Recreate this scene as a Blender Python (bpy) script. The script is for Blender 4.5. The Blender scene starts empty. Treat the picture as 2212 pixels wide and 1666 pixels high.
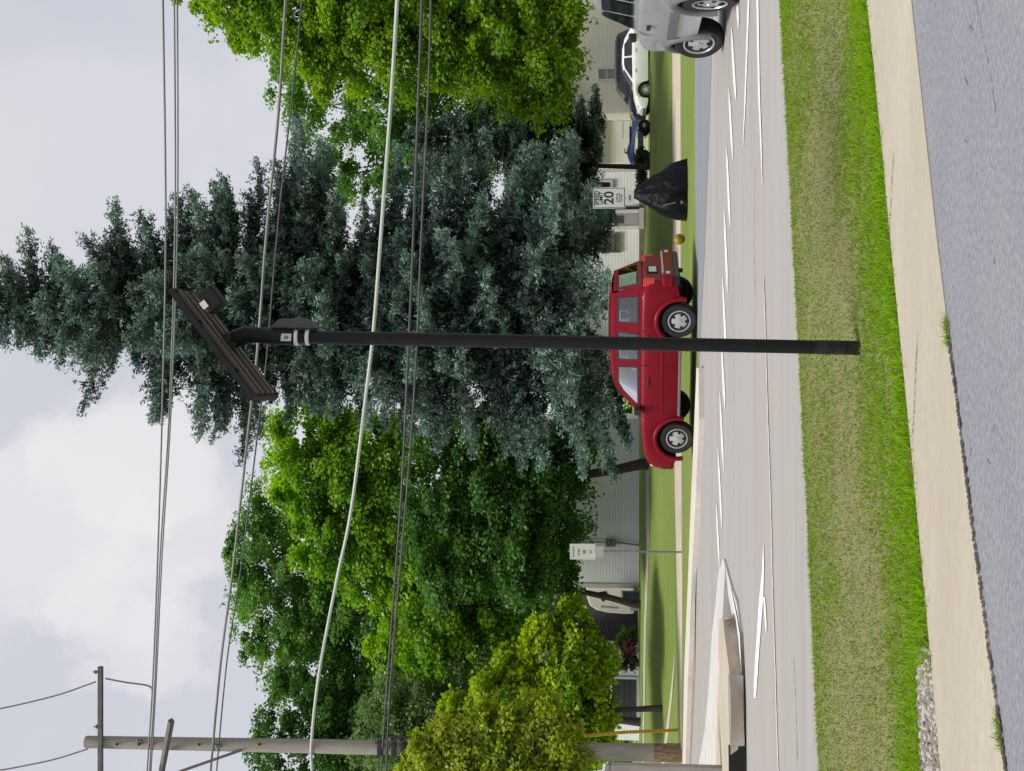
import bpy, math, random
import numpy as np
from mathutils import Vector, Matrix
R = math.radians
random.seed(7)
rng = np.random.default_rng(11)
scene = bpy.context.scene
COL = scene.collection

# ------------------------------------------------------------------ camera, sky, sun, exposure
CAM_H, FPX, PITCH = 1.5, 2640.0, math.atan((1347 - 1106) / 2640.0)
FWD = Vector((0, math.cos(PITCH), math.sin(PITCH)))
UPV = Vector((0, -math.sin(PITCH), math.cos(PITCH)))
RGT = Vector((1, 0, 0))
cd = bpy.data.cameras.new("camera")
cam = bpy.data.objects.new("camera", cd)
COL.objects.link(cam)
cd.sensor_width = 36.0
cd.lens = 36.0 * FPX / 2212.0
cd.clip_start, cd.clip_end = 0.05, 3000
X, Y, Z = -UPV, RGT, -FWD            # the photograph was taken with the phone turned on its side
cam.matrix_world = Matrix(((X.x, Y.x, Z.x, 0), (X.y, Y.y, Z.y, 0), (X.z, Y.z, Z.z, CAM_H), (0, 0, 0, 1)))
scene.camera = cam

SUN_EL, SUN_AZ = R(65), R(-132)       # azimuth from straight ahead, negative = towards the utility pole side
sdir = Vector((math.sin(SUN_AZ) * math.cos(SUN_EL), math.cos(SUN_AZ) * math.cos(SUN_EL), math.sin(SUN_EL)))
sl = bpy.data.lights.new("sun", 'SUN')
sl.energy, sl.angle, sl.color = 3.5, R(16), (1.0, 0.955, 0.88)
sun = bpy.data.objects.new("sun", sl)
COL.objects.link(sun)
sun.rotation_euler = (-sdir).to_track_quat('-Z', 'Y').to_euler()
sun.location = sdir * 60

w = bpy.data.worlds.new("World")
scene.world = w
w.use_nodes = True
nt = w.node_tree
nt.nodes.clear()
def wn(t, **k):
    n = nt.nodes.new(t)
    for a, b in k.items(): setattr(n, a, b)
    return n
out = wn('ShaderNodeOutputWorld'); bg = wn('ShaderNodeBackground')
sky = wn('ShaderNodeTexSky', sky_type='NISHITA', sun_disc=False, sun_elevation=SUN_EL, sun_rotation=SUN_AZ)
tc = wn('ShaderNodeTexCoord'); mp = wn('ShaderNodeMapping')
mp.inputs['Scale'].default_value = (1.0, 1.0, 1.7)
mp.inputs['Location'].default_value = (0.35, 0.1, 0.2)
n1 = wn('ShaderNodeTexNoise'); n1.inputs['Scale'].default_value = 3.6; n1.inputs['Detail'].default_value = 7; n1.inputs['Roughness'].default_value = 0.52
n2 = wn('ShaderNodeTexNoise'); n2.inputs['Scale'].default_value = 1.5; n2.inputs['Detail'].default_value = 2
rp = wn('ShaderNodeValToRGB')
e = rp.color_ramp.elements
e[0].position, e[0].color = 0.40, (6.55, 6.65, 7.35, 1)
e[1].position, e[1].color = 0.62, (7.9, 7.8, 8.1, 1)
m = e.new(0.52); m.color = (6.95, 6.95, 7.5, 1)
mx = wn('ShaderNodeMixRGB'); mx.inputs[0].default_value = 0.9
ad = wn('ShaderNodeMath', operation='MULTIPLY_ADD'); ad.inputs[1].default_value = 0.35; 
L = nt.links.new
L(tc.outputs['Generated'], mp.inputs[0]); L(mp.outputs[0], n1.inputs[0]); L(mp.outputs[0], n2.inputs[0])
L(n2.outputs[0], ad.inputs[0]); 
md = wn('ShaderNodeMath', operation='MULTIPLY'); md.inputs[1].default_value = 0.65
L(n1.outputs[0], md.inputs[0]); L(md.outputs[0], ad.inputs[2])
L(ad.outputs[0], rp.inputs[0]); L(sky.outputs[0], mx.inputs[1]); L(rp.outputs[0], mx.inputs[2])
def lobe(y, V, lo, hi, gain, prev):
    d = (FWD * FPX + RGT * (1666 - y - 833) - UPV * (V - 1106)).normalized()
    nv = wn('ShaderNodeVectorMath', operation='NORMALIZE'); L(tc.outputs['Generated'], nv.inputs[0])
    dt = wn('ShaderNodeVectorMath', operation='DOT_PRODUCT'); dt.inputs[1].default_value = d; L(nv.outputs[0], dt.inputs[0])
    nd = wn('ShaderNodeTexNoise'); nd.inputs['Scale'].default_value = 15; nd.inputs['Detail'].default_value = 6; L(nv.outputs[0], nd.inputs[0])
    k = wn('ShaderNodeMath', operation='MULTIPLY_ADD'); k.inputs[1].default_value = .011; L(nd.outputs[0], k.inputs[0]); L(dt.outputs['Value'], k.inputs[2])
    r_ = wn('ShaderNodeMapRange', interpolation_type='SMOOTHSTEP'); r_.inputs[1].default_value = lo + .0055; r_.inputs[2].default_value = hi + .0055; r_.inputs[4].default_value = gain
    L(k.outputs[0], r_.inputs[0])
    m_ = wn('ShaderNodeMixRGB'); m_.inputs[2].default_value = (8.6, 8.4, 8.55, 1); L(r_.outputs[0], m_.inputs[0]); L(prev, m_.inputs[1])
    return m_.outputs[0]
cur = mx.outputs[0]
for args in ((1130, 235, .9935, .9965, .5), (1330, 250, .9965, .9985, .5), (980, 300, .997, .9988, .5), (380, 180, .992, .998, .28), (1180, 110, .995, .998, .3)):
    cur = lobe(*args, cur)
L(cur, bg.inputs[0]); bg.inputs[1].default_value = 0.1
L(bg.outputs[0], out.inputs[0])
vs = scene.view_settings
vs.view_transform, vs.look, vs.exposure, vs.gamma = 'Standard', 'None', 0.0, 1.0
scene.cycles.max_bounces = 8
scene.cycles.diffuse_bounces = 5
scene.cycles.transparent_max_bounces = 6
scene.cycles.use_denoising = True

# ------------------------------------------------------------------ geometry helpers
def smooth(a, b, x):
    t = min(1, max(0, (x - a) / (b - a))); return t * t * (3 - 2 * t)
def terrain(x, y):
    ram = smooth(36.9, 46.5, y) * 0.5 + 0.5 * min(1, max(0, (y - 36.9) / 9.6))
    wr = smooth(2, 9, x)
    crest = 0.87 * (1 - wr) + 0.50 * wr
    z = crest * ram
    z -= wr * 0.36 * smooth(46.5, 56, y)
    return z
def ray(y, V):
    return FWD * FPX + RGT * (1666 - y - 833) - UPV * (V - 1106)
def G(y, V, z=0.0):                       # photo direction -> point on the level at height z
    r = ray(y, V); t = (z - CAM_H) / r.z
    return Vector((r.x * t, r.y * t, z))
def GT(y, V, dz=0.0):                     # -> point on the terrain
    r = ray(y, V); r = r / r.y
    D = 5.0
    while D < 90:
        if CAM_H + r.z * D < terrain(r.x * D, D): break
        D += 0.05
    return Vector((r.x * D, D, terrain(r.x * D, D) + dz))
def AT(y, V, D):                          # -> point at distance D
    r = ray(y, V); r = r / r.y
    return Vector((r.x * D, D, CAM_H + r.z * D))

class MB:
    def __init__(s): s.v = []; s.f = []; s.m = []
    def add(s, vs, fs, mi=0):
        o = len(s.v); s.v += [tuple(p) for p in vs]
        s.f += [tuple(i + o for i in f) for f in fs]; s.m += [mi] * len(fs)
    def box(s, c, d, mi=0, mat=None):
        x, y, z = d[0] / 2, d[1] / 2, d[2] / 2
        p = [Vector(q) for q in ((-x,-y,-z),(x,-y,-z),(x,y,-z),(-x,y,-z),(-x,-y,z),(x,-y,z),(x,y,z),(-x,y,z))]
        p = [(mat @ q if mat else q) + Vector(c) for q in p]
        s.add(p, ((0,3,2,1),(4,5,6,7),(0,1,5,4),(1,2,6,5),(2,3,7,6),(3,0,4,7)), mi)
    def tube(s, pts, rad, n=8, mi=0, cap=True):
        pts = [Vector(p) for p in pts]
        if not hasattr(rad, '__len__'): rad = [rad] * len(pts)
        vs = []; prev = None
        for i, p in enumerate(pts):
            t = (pts[min(i + 1, len(pts) - 1)] - pts[max(i - 1, 0)]).normalized()
            if prev is None:
                a = t.cross(Vector((0, 0, 1)) if abs(t.z) < 0.9 else Vector((1, 0, 0))).normalized()
            else:
                a = (prev - t * prev.dot(t)).normalized()
            prev = a; b = t.cross(a)
            for k in range(n):
                an = 2 * math.pi * k / n
                vs.append(p + (a * math.cos(an) + b * math.sin(an)) * rad[i])
        fs = []
        for i in range(len(pts) - 1):
            for k in range(n):
                fs.append((i*n+k, i*n+(k+1) % n, (i+1)*n+(k+1) % n, (i+1)*n+k))
        if cap:
            fs.append(tuple(range(n))[::-1]); fs.append(tuple((len(pts)-1)*n + k for k in range(n)))
        s.add(vs, fs, mi)
    def lathe(s, prof, n=24, mat=None, mi=0):   # prof (radius, height) about local z
        vs = []
        for r, h in prof:
            for k in range(n):
                a = 2 * math.pi * k / n
                q = Vector((r * math.cos(a), r * math.sin(a), h)); vs.append(mat @ q if mat else q)
        fs = []
        for i in range(len(prof) - 1):
            for k in range(n):
                fs.append((i*n+k, i*n+(k+1) % n, (i+1)*n+(k+1) % n, (i+1)*n+k))
        fs.append(tuple(range(n))[::-1]); fs.append(tuple((len(prof)-1)*n + k for k in range(n)))
        s.add(vs, fs, mi)
    def strip(s, A, B, mi=0):
        n = len(A); s.add(list(A) + list(B), [(i, i + 1, n + i + 1, n + i) for i in range(n - 1)], mi)
    def build(s, name, mats, parent=None, smooth_=False, bevel=0, loc=None, rot=None):
        me = bpy.data.meshes.new(name)
        me.from_pydata(s.v, [], s.f)
        if not isinstance(mats, (list, tuple)): mats = [mats]
        for q in mats: me.materials.append(q)
        me.polygons.foreach_set('material_index', s.m)
        if smooth_:
            me.polygons.foreach_set('use_smooth', [True] * len(s.f))
            me.set_sharp_from_angle(angle=R(smooth_ if smooth_ > 1 else 40))
        me.update()
        o = bpy.data.objects.new(name, me); COL.objects.link(o)
        if parent: o.parent = parent
        if loc is not None: o.location = loc
        if rot is not None: o.rotation_euler = rot
        if bevel:
            bm = o.modifiers.new('bevel', 'BEVEL'); bm.width = bevel; bm.segments = 2; bm.limit_method = 'ANGLE'
        return o
def tag(o, label=None, cat=None, group=None, kind=None):
    if label: o['label'] = label
    if cat: o['category'] = cat
    if group: o['group'] = group
    if kind: o['kind'] = kind
    return o
def empty(name, loc, rz=0.0, label=None, cat=None, group=None):
    o = bpy.data.objects.new(name, None); COL.objects.link(o)
    o.location = loc; o.rotation_euler = (0, 0, rz); o.empty_display_size = 0.2
    return tag(o, label, cat, group)

# ------------------------------------------------------------------ materials
def mat(name, col, rough=0.7, metal=0.0, noise=None, bump=None, spec=0.5, coat=0.0, stretch=None):
    """noise=(scale, amount, second colour)"""
    M = bpy.data.materials.new(name); M.use_nodes = True
    t = M.node_tree; p = t.nodes['Principled BSDF']
    p.inputs['Base Color'].default_value = (*col, 1); p.inputs['Roughness'].default_value = rough
    p.inputs['Metallic'].default_value = metal; p.inputs['Specular IOR Level'].default_value = spec
    if coat: p.inputs['Coat Weight'].default_value = coat; p.inputs['Coat Roughness'].default_value = 0.06
    c = t.nodes.new('ShaderNodeTexCoord'); src = c.outputs['Object']
    if stretch:
        mpn = t.nodes.new('ShaderNodeMapping'); mpn.inputs['Scale'].default_value = stretch[:3]
        if len(stretch) > 3: mpn.inputs['Rotation'].default_value = (0, 0, stretch[3])
        t.links.new(src, mpn.inputs[0]); src = mpn.outputs[0]
    if noise:
        layers = noise if isinstance(noise, list) else [noise]
        cur = None
        for sc, am, c2 in layers:
            n = t.nodes.new('ShaderNodeTexNoise'); n.inputs['Scale'].default_value = sc; n.inputs['Detail'].default_value = 6
            t.links.new(src, n.inputs[0])
            r = t.nodes.new('ShaderNodeMapRange'); r.inputs[1].default_value = 0.38; r.inputs[2].default_value = 0.66; r.inputs[4].default_value = am
            t.links.new(n.outputs[0], r.inputs[0])
            x = t.nodes.new('ShaderNodeMixRGB'); x.inputs[1].default_value = (*col, 1); x.inputs[2].default_value = (*c2, 1)
            if cur: t.links.new(cur, x.inputs[1])
            t.links.new(r.outputs[0], x.inputs[0]); cur = x.outputs[0]
        t.links.new(cur, p.inputs['Base Color'])
    if bump:
        n = t.nodes.new('ShaderNodeTexNoise'); n.inputs['Scale'].default_value = bump[0]; n.inputs['Detail'].default_value = 5
        t.links.new(src, n.inputs[0])
        b = t.nodes.new('ShaderNodeBump'); b.inputs['Strength'].default_value = bump[1]; b.inputs['Distance'].default_value = bump[2] if len(bump) > 2 else 0.02
        t.links.new(n.outputs[0], b.inputs['Height']); t.links.new(b.outputs[0], p.inputs['Normal'])
    return M
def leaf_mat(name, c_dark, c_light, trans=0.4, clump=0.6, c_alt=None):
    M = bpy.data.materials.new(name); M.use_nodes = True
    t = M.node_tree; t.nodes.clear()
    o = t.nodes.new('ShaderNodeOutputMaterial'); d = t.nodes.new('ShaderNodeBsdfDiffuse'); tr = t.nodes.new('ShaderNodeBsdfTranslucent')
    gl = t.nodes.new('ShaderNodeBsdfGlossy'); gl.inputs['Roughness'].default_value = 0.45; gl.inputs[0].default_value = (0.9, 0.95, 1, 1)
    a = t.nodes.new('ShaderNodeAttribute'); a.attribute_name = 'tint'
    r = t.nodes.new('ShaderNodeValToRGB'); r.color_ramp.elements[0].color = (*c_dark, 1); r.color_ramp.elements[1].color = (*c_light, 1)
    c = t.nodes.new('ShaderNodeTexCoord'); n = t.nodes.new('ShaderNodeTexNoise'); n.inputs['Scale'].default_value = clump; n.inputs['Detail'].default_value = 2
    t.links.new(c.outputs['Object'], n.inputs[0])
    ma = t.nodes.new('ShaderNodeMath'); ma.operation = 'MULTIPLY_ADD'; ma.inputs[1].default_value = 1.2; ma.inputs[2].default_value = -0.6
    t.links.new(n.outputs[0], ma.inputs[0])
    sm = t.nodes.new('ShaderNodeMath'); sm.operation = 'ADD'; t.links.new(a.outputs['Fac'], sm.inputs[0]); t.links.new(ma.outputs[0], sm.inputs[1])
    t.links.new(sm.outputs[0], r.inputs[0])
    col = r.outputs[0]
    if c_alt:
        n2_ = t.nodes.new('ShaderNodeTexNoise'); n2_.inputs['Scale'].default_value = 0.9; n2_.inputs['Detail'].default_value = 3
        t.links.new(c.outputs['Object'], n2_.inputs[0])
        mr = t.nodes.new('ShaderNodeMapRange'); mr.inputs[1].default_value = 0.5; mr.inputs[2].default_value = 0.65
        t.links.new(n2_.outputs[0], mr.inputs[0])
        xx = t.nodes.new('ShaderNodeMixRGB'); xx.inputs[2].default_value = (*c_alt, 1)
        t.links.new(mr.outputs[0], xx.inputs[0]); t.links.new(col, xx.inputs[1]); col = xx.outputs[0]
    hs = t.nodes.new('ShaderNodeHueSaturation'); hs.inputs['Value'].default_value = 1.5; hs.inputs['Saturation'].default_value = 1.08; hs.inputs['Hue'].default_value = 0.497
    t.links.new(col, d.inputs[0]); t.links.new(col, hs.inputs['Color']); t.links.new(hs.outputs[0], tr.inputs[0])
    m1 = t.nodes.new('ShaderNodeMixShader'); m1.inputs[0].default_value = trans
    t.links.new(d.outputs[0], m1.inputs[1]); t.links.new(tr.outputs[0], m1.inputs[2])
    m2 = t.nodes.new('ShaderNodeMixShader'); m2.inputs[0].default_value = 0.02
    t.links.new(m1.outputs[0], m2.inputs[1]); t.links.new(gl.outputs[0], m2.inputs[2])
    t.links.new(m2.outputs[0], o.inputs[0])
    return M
def siding_mat(name, col, pitch=0.115, groove=0.72, rough=0.6, vertical=False):
    M = mat(name, col, rough, noise=(1.3, 0.35, tuple(q * 0.86 for q in col)))
    t = M.node_tree; p = t.nodes['Principled BSDF']
    c = t.nodes.new('ShaderNodeTexCoord'); s = t.nodes.new('ShaderNodeSeparateXYZ'); t.links.new(c.outputs['Object'], s.inputs[0])
    dv = t.nodes.new('ShaderNodeMath'); dv.operation = 'DIVIDE'; dv.inputs[1].default_value = pitch
    t.links.new(s.outputs[0 if vertical else 2], dv.inputs[0])
    fr = t.nodes.new('ShaderNodeMath'); fr.operation = 'FRACT'; t.links.new(dv.outputs[0], fr.inputs[0])
    b = t.nodes.new('ShaderNodeBump'); b.inputs['Distance'].default_value = 0.02; b.inputs['Strength'].default_value = 0.9; b.invert = True
    t.links.new(fr.outputs[0], b.inputs['Height']); t.links.new(b.outputs[0], p.inputs['Normal'])
    lt = t.nodes.new('ShaderNodeMath'); lt.operation = 'GREATER_THAN'; lt.inputs[1].default_value = 0.9; t.links.new(fr.outputs[0], lt.inputs[0])
    old = p.inputs['Base Color'].links[0].from_socket
    x = t.nodes.new('ShaderNodeMixRGB'); x.blend_type = 'MULTIPLY'; x.inputs[2].default_value = (groove, groove, groove, 1)
    t.links.new(lt.outputs[0], x.inputs[0]); t.links.new(old, x.inputs[1]); t.links.new(x.outputs[0], p.inputs['Base Color'])
    return M

M_black = mat('black_paint', (0.012, 0.012, 0.014), 0.45, noise=(6, 0.5, (0.02, 0.02, 0.022)))
M_rubber = mat('tyre_rubber', (0.014, 0.014, 0.015), 0.85)
M_dark = mat('underbody_black', (0.008, 0.008, 0.008), 0.9)
M_glass = mat('tinted_glass', (0.15, 0.215, 0.205), 0.04, spec=0.9)
M_dglass = mat('dark_glass', (0.012, 0.014, 0.018), 0.05, spec=0.8)
M_alloy = mat('alloy_rim', (0.55, 0.55, 0.55), 0.35, 0.6, noise=(9, 0.4, (0.4, 0.4, 0.4)))
M_red = mat('red_car_paint', (0.19, 0.004, 0.014), 0.38, coat=0.03, spec=.14, noise=(2.5, 0.4, (0.16, 0.004, 0.011)))
M_silver = mat('silver_car_paint', (0.50, 0.51, 0.54), 0.35, 0.25, coat=0.6, noise=(2, 0.3, (0.44, 0.45, 0.48)))
M_grey_plastic = mat('grey_plastic', (0.13, 0.13, 0.14), 0.6, noise=(4, 0.5, (0.18, 0.18, 0.19)))
M_white_paint = mat('white_car_paint', (0.78, 0.79, 0.8), 0.3, coat=0.6)
M_navy = mat('navy_car_paint', (0.012, 0.016, 0.035), 0.25, coat=0.8)
M_trim = mat('white_trim', (0.72, 0.73, 0.72), 0.55, noise=(3, 0.4, (0.6, 0.61, 0.6)))
M_chrome = mat('bright_trim', (0.6, 0.6, 0.6), 0.25, 0.7)
M_lamp_red = mat('tail_lamp_lens', (0.55, 0.03, 0.03), 0.15, coat=0.5)
M_lamp_amber = mat('amber_lens', (0.75, 0.25, 0.05), 0.2, coat=0.5)
M_lamp_clear = mat('clear_lens', (0.7, 0.7, 0.72), 0.15, coat=0.5)
M_wood_pole = mat('weathered_pole_wood', (0.33, 0.30, 0.275), 0.85, noise=[(3, 0.6, (0.19, 0.165, 0.145)), (0.35, 0.45, (0.32, 0.30, 0.28))], bump=(30, 0.5, 0.02), stretch=(6, 6, 0.7))
M_wood_base = mat('rusty_pole_wood', (0.22, 0.13, 0.08), 0.9, noise=[(2.2, 0.9, (0.33, 0.26, 0.2)), (5, 0.7, (0.10, 0.035, 0.02))], stretch=(5, 5, 1))
M_arm = mat('crossarm_wood', (0.10, 0.095, 0.095), 0.85, noise=(5, 0.6, (0.15, 0.14, 0.135)))
M_wire_dark = mat('dark_wire', (0.05, 0.05, 0.055), 0.6)
M_wire_mid = mat('grey_wire', (0.16, 0.165, 0.16), 0.5)
M_wire_pale = mat('pale_cable', (0.42, 0.46, 0.43), 0.6)
M_yellow = mat('yellow_plastic', (0.62, 0.36, 0.02), 0.5, noise=(5, 0.5, (0.45, 0.25, 0.02)))
M_sign = mat('sign_white', (0.62, 0.64, 0.62), 0.5, noise=(4, 0.5, (0.5, 0.52, 0.5)))
M_sign_old = mat('faded_sign', (0.50, 0.53, 0.48), 0.6, noise=(4, 0.6, (0.40, 0.43, 0.39)))
M_ink = mat('sign_ink', (0.02, 0.02, 0.02), 0.6)
M_ink_faint = mat('faded_ink', (0.16, 0.17, 0.15), 0.7)
M_steel = mat('galvanised_steel', (0.22, 0.23, 0.24), 0.5, 0.5, noise=(6, 0.4, (0.16, 0.17, 0.18)))
M_bark = mat('bark', (0.055, 0.043, 0.035), 0.95, noise=(4, 0.7, (0.03, 0.024, 0.02)), bump=(14, 0.8, 0.05), stretch=(2, 2, 0.5))
M_conc = mat('concrete_tan', (0.50, 0.43, 0.35), 0.9, noise=[(1.2, 0.7, (0.56, 0.49, 0.41)), (9, 0.5, (0.42, 0.36, 0.29))], bump=(60, 0.25, 0.01))
M_curb = mat('concrete_curb', (0.62, 0.59, 0.54), 0.9, noise=[(1.5, 0.6, (0.5, 0.46, 0.40)), (14, 0.4, (0.44, 0.40, 0.34))])
M_roof = mat('grey_shingle', (0.09, 0.09, 0.095), 0.95, noise=(8, 0.7, (0.13, 0.125, 0.12)))
M_tan = mat('tan_panel', (0.62, 0.58, 0.52), 0.6, noise=(2, 0.5, (0.54, 0.50, 0.45)))
M_shade_siding = siding_mat('shade_dark_siding', (0.045, 0.045, 0.05), 0.14)  # dark tone stands for the shade inside the carport
M_fnd = mat('foundation_tan', (0.24, 0.20, 0.16), 0.95, noise=(3, 0.7, (0.15, 0.13, 0.1)))

# ------------------------------------------------------------------ ground sheets
def ext(pts, d=25.0):
    a, b = pts[0], pts[1]; c, e_ = pts[-1], pts[-2]
    return [a + (a - b).normalized() * d] + list(pts) + [c + (c - e_).normalized() * d]
def resample(pts, n):
    P = [Vector(p) for p in pts]; L_ = [0]
    for i in range(1, len(P)): L_.append(L_[-1] + (P[i] - P[i-1]).length)
    o = []
    for k in range(n):
        s = L_[-1] * k / (n - 1); i = 1
        while i < len(P) - 1 and L_[i] < s: i += 1
        t = (s - L_[i-1]) / max(1e-9, L_[i] - L_[i-1]); o.append(P[i-1].lerp(P[i], t))
    return o
def zed(pts, z): return [Vector((p.x, p.y, z)) for p in pts]
def struct(name, mb, m, **k):
    o = mb.build(name, m, **k); o['kind'] = 'structure'; return o

def grass_ground_mat(name):
    M = mat(name, (0.21, 0.285, 0.045), 0.95, noise=[(0.35, 0.8, (0.27, 0.33, 0.08)), (2.2, 0.45, (0.14, 0.25, 0.025)), (26, 0.5, (0.09, 0.14, 0.022))], bump=(40, 0.8, 0.05), stretch=(0.45, 1.6, 1))
    return M
M_lawn = grass_ground_mat('lawn_grass')
xs = np.concatenate([[-900, -400, -200, -100, -60], np.arange(-40, 40.1, 2.0), [60, 100, 200, 400, 900]])
ys = np.concatenate([[-200, -60, -20], np.arange(0, 80.1, 1.0), [100, 150, 250, 500, 1000, 2200]])
gm = MB()
vsg = [(x, y, terrain(x, y)) for y in ys for x in xs]; nx = len(xs)
gm.add(vsg, [(j*nx+i, j*nx+i+1, (j+1)*nx+i+1, (j+1)*nx+i) for j in range(len(ys)-1) for i in range(nx-1)])
struct('ground', gm, M_lawn, smooth_=60)

near_edge = [G(y, V) for y, V in ((0,1688),(363,1707),(596,1719),(860,1733),(1138,1748),(1400,1759),(1666,1771.6))]
walk_far = [G(y, V) for y, V in ((0,1883),(353,1921),(596,1942),(723,1953),(977,1982),(1138,1997),(1301,2013),(1446,2026),(1666,2046))]
walk_near = [G(y, V) for y, V in ((0,1981),(596,2046),(1138,2115),(1666,2189))]
road_far = [G(y, V) for y, V in ((0,1502),(300,1502),(600,1504),(800,1511),(904,1512),(1138,1504),(1446,1502),(1666,1491))]
# main road (pale worn concrete)
M_road = mat('pale_worn_road', (0.36, 0.35, 0.338), 0.9, noise=[(0.9, 0.8, (0.28, 0.272, 0.262)), (2.2, 0.55, (0.415, 0.40, 0.38)), (38, 0.4, (0.25, 0.24, 0.23)), (5, .35, (.29, .282, .272)), (0.4, 0.5, (0.33, 0.30, 0.26))], bump=(90, 0.2, 0.008), stretch=(0.12, 1.5, 1, R(-4)))
mb = MB(); mb.strip(resample(ext(near_edge, 60), 60), resample(ext(road_far, 60), 60))
struct('road', mb, M_road).location.z = 0.004
M_blue = mat('blue_grey_asphalt', (0.235, 0.245, 0.275), 0.9, noise=[(0.8, 0.6, (0.20, 0.21, 0.235)), (40, 0.4, (0.15, 0.155, 0.17))], bump=(90, 0.3, 0.01), stretch=(0.3, 1.2, 1))
lane_near = [G(y, V) for y, V in ((0,1542),(100,1539),(300,1532),(542,1523),(700,1515),(800,1511.5))]
lane_far = [G(y, V) for y, V in ((0,1502),(100,1502),(300,1502),(542,1503.5),(700,1507),(800,1511))]
mb = MB(); mb.strip([lane_near[0] + Vector((40, 0, 0))] + lane_near, [lane_far[0] + Vector((40, 0, 0))] + lane_far)
struct('parking_lane', mb, M_blue).location.z = 0.008
# near pavement and the asphalt drive by the camera
mb = MB(); A = resample(ext(walk_far, 20), 40); B = resample(ext(walk_near, 20), 40)
mb.strip(zed(B, 0.03), zed(A, 0.03)); mb.strip(zed(B, -0.05), zed(B, 0.03)); mb.strip(zed(A, 0.03), zed(A, -0.05))
M_walk = mat('sandy_concrete', (0.43, 0.392, 0.32), 0.9, noise=[(1.1, 0.75, (0.49, 0.452, 0.38)), (0.7, 0.75, (0.375, 0.34, 0.275)), (9, .35, (.36, .31, .24)), (40, 0.6, (0.36, 0.30, 0.23))], bump=(70, 0.3, 0.01), stretch=(0.35, 1.6, 1, R(18)))
struct('pavement', mb, M_walk)
M_asph = mat('bluish_asphalt', (0.21, 0.222, 0.255), 0.92, noise=[(0.6, 0.8, (0.175, 0.188, 0.225)), (2.5, .55, (.24, .248, .268)), (70, 0.7, (0.14, 0.145, 0.16)), (42, 0.5, (0.34, 0.345, 0.36))], bump=(160, 0.5, 0.01), stretch=(0.7, 1.1, 1, R(18)))
mb = MB(); far_pts = resample(ext(walk_near, 20), 40)
mb.strip(far_pts[::-1], [Vector((p.x * 1.0, -30, 0)) for p in far_pts[::-1]])
struct('asphalt_drive', mb, M_asph).location.z = 0.024
# joints and tar line along the pavement edge
def ribbon(name, pts, wid, z, m, jag=0.3, kind='structure'):
    P = resample(pts, max(8, len(pts) * 14)); A = []; B = []
    for i, p in enumerate(P):
        t = (P[min(i+1, len(P)-1)] - P[max(0, i-1)]).normalized(); n = Vector((-t.y, t.x, 0))
        ww = wid * (1 + jag * random.uniform(-1, 1)); off = n * wid * jag * random.uniform(-.5, .5)
        A.append(p + off - n * ww / 2); B.append(p + off + n * ww / 2)
    mb = MB(); mb.strip(zed(A, z), zed(B, z)); o = mb.build(name, m); o['kind'] = kind; return o
M_joint = mat('dirt_joint', (0.055, 0.045, 0.032), 0.95, noise=(18, 0.8, (0.12, 0.10, 0.06)))
ribbon('pavement_joint', [p + Vector((0, 0.0, 0)) for p in resample([G(723,2063),G(900,2086),G(1138,2116),G(1400,2152),G(1666,2190),G(1800,2208)], 20)], 0.020, 0.034, M_joint, 0.9)
ribbon('pavement_crack', [G(723, 1996), G(830, 1991), G(900, 1988), G(960, 1984)], 0.006, 0.034, M_joint, 0.9)
ribbon('pavement_crack', [G(330, 1944), G(420, 1938), G(470, 1936), G(520, 1934)], 0.006, 0.034, M_joint, 1.0)
M_tar = mat('tar_crack', (0.155, 0.16, 0.172), 0.9)
for k in range(8):
    y_, V_ = random.uniform(20, 1000), random.uniform(2085, 2205)
    ribbon('asphalt_chip', [G(y_, V_), G(y_ + random.uniform(6, 22), V_ + random.uniform(-2, 9))], random.uniform(.004, .009), 0.0275, M_tar, 1.2)
ribbon('asphalt_crack', [G(*q) for q in [(0,2120),(140,2150),(260,2168)]], .003, .0275, M_tar, 1.4)
M_seam = mat('road_seam', (0.275, 0.262, 0.25), 0.9)
for pts in ([(1420,1716),(1560,1722),(1660,1724)], [(360,1632),(520,1630),(640,1633)]):
    ribbon('road_crack', [G(*q) for q in pts], 0.018, 0.0085, M_seam, 0.9)
# gravel pocket
mb = MB()
A = [G(y, V) for y, V in ((1400, 1999), (1480, 1996), (1570, 1999), (1666, 2004), (1760, 2008))]
B = [G(y, V) for y, V in ((1405, 2018), (1480, 2027), (1570, 2036), (1666, 2044), (1760, 2054))]
mb.strip(A, B)
struct('gravel_bed', mb, mat('gravel_ground', (0.24, 0.22, 0.20), 0.95, noise=(60, 0.9, (0.09, 0.085, 0.08)))).location.z = 0.012
st = MB()
def pebble(mb, c, r):
    ph = random.random() * 6; v = []
    for zz, rr in ((-.5, .6), (0.1, 1), (.6, .55)):
        for k in range(5):
            a = ph + k * 1.2566; q = rr * random.uniform(.75, 1.15)
            v.append((c.x + r * q * math.cos(a), c.y + r * q * math.sin(a), c.z + r * zz * .8))
    f = [(i*5+k, i*5+(k+1) % 5, (i+1)*5+(k+1) % 5, (i+1)*5+k) for i in range(2) for k in range(5)] + [(10,11,12,13,14)]
    mb.add(v, f, random.randrange(3))
for k in range(1500):
    t = random.random(); i = min(3, int(t * 4)); q = t * 4 - i
    a = A[i].lerp(A[i+1], q); b = B[i].lerp(B[i+1], q)
    p = a.lerp(b, random.uniform(-.05, 1.03)); p.z = 0.016 + random.uniform(0, .012)
    pebble(st, p, random.uniform(.007, .02))
tag(st.build('gravel', [mat('stone_pale', (0.42, 0.40, 0.37), .9), mat('stone_grey', (0.22, 0.21, 0.2), .9), mat('stone_brown', (0.24, 0.19, 0.15), .9)]), kind='stuff', label='loose grey gravel lying along the sandy concrete pavement', cat='gravel')

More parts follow.
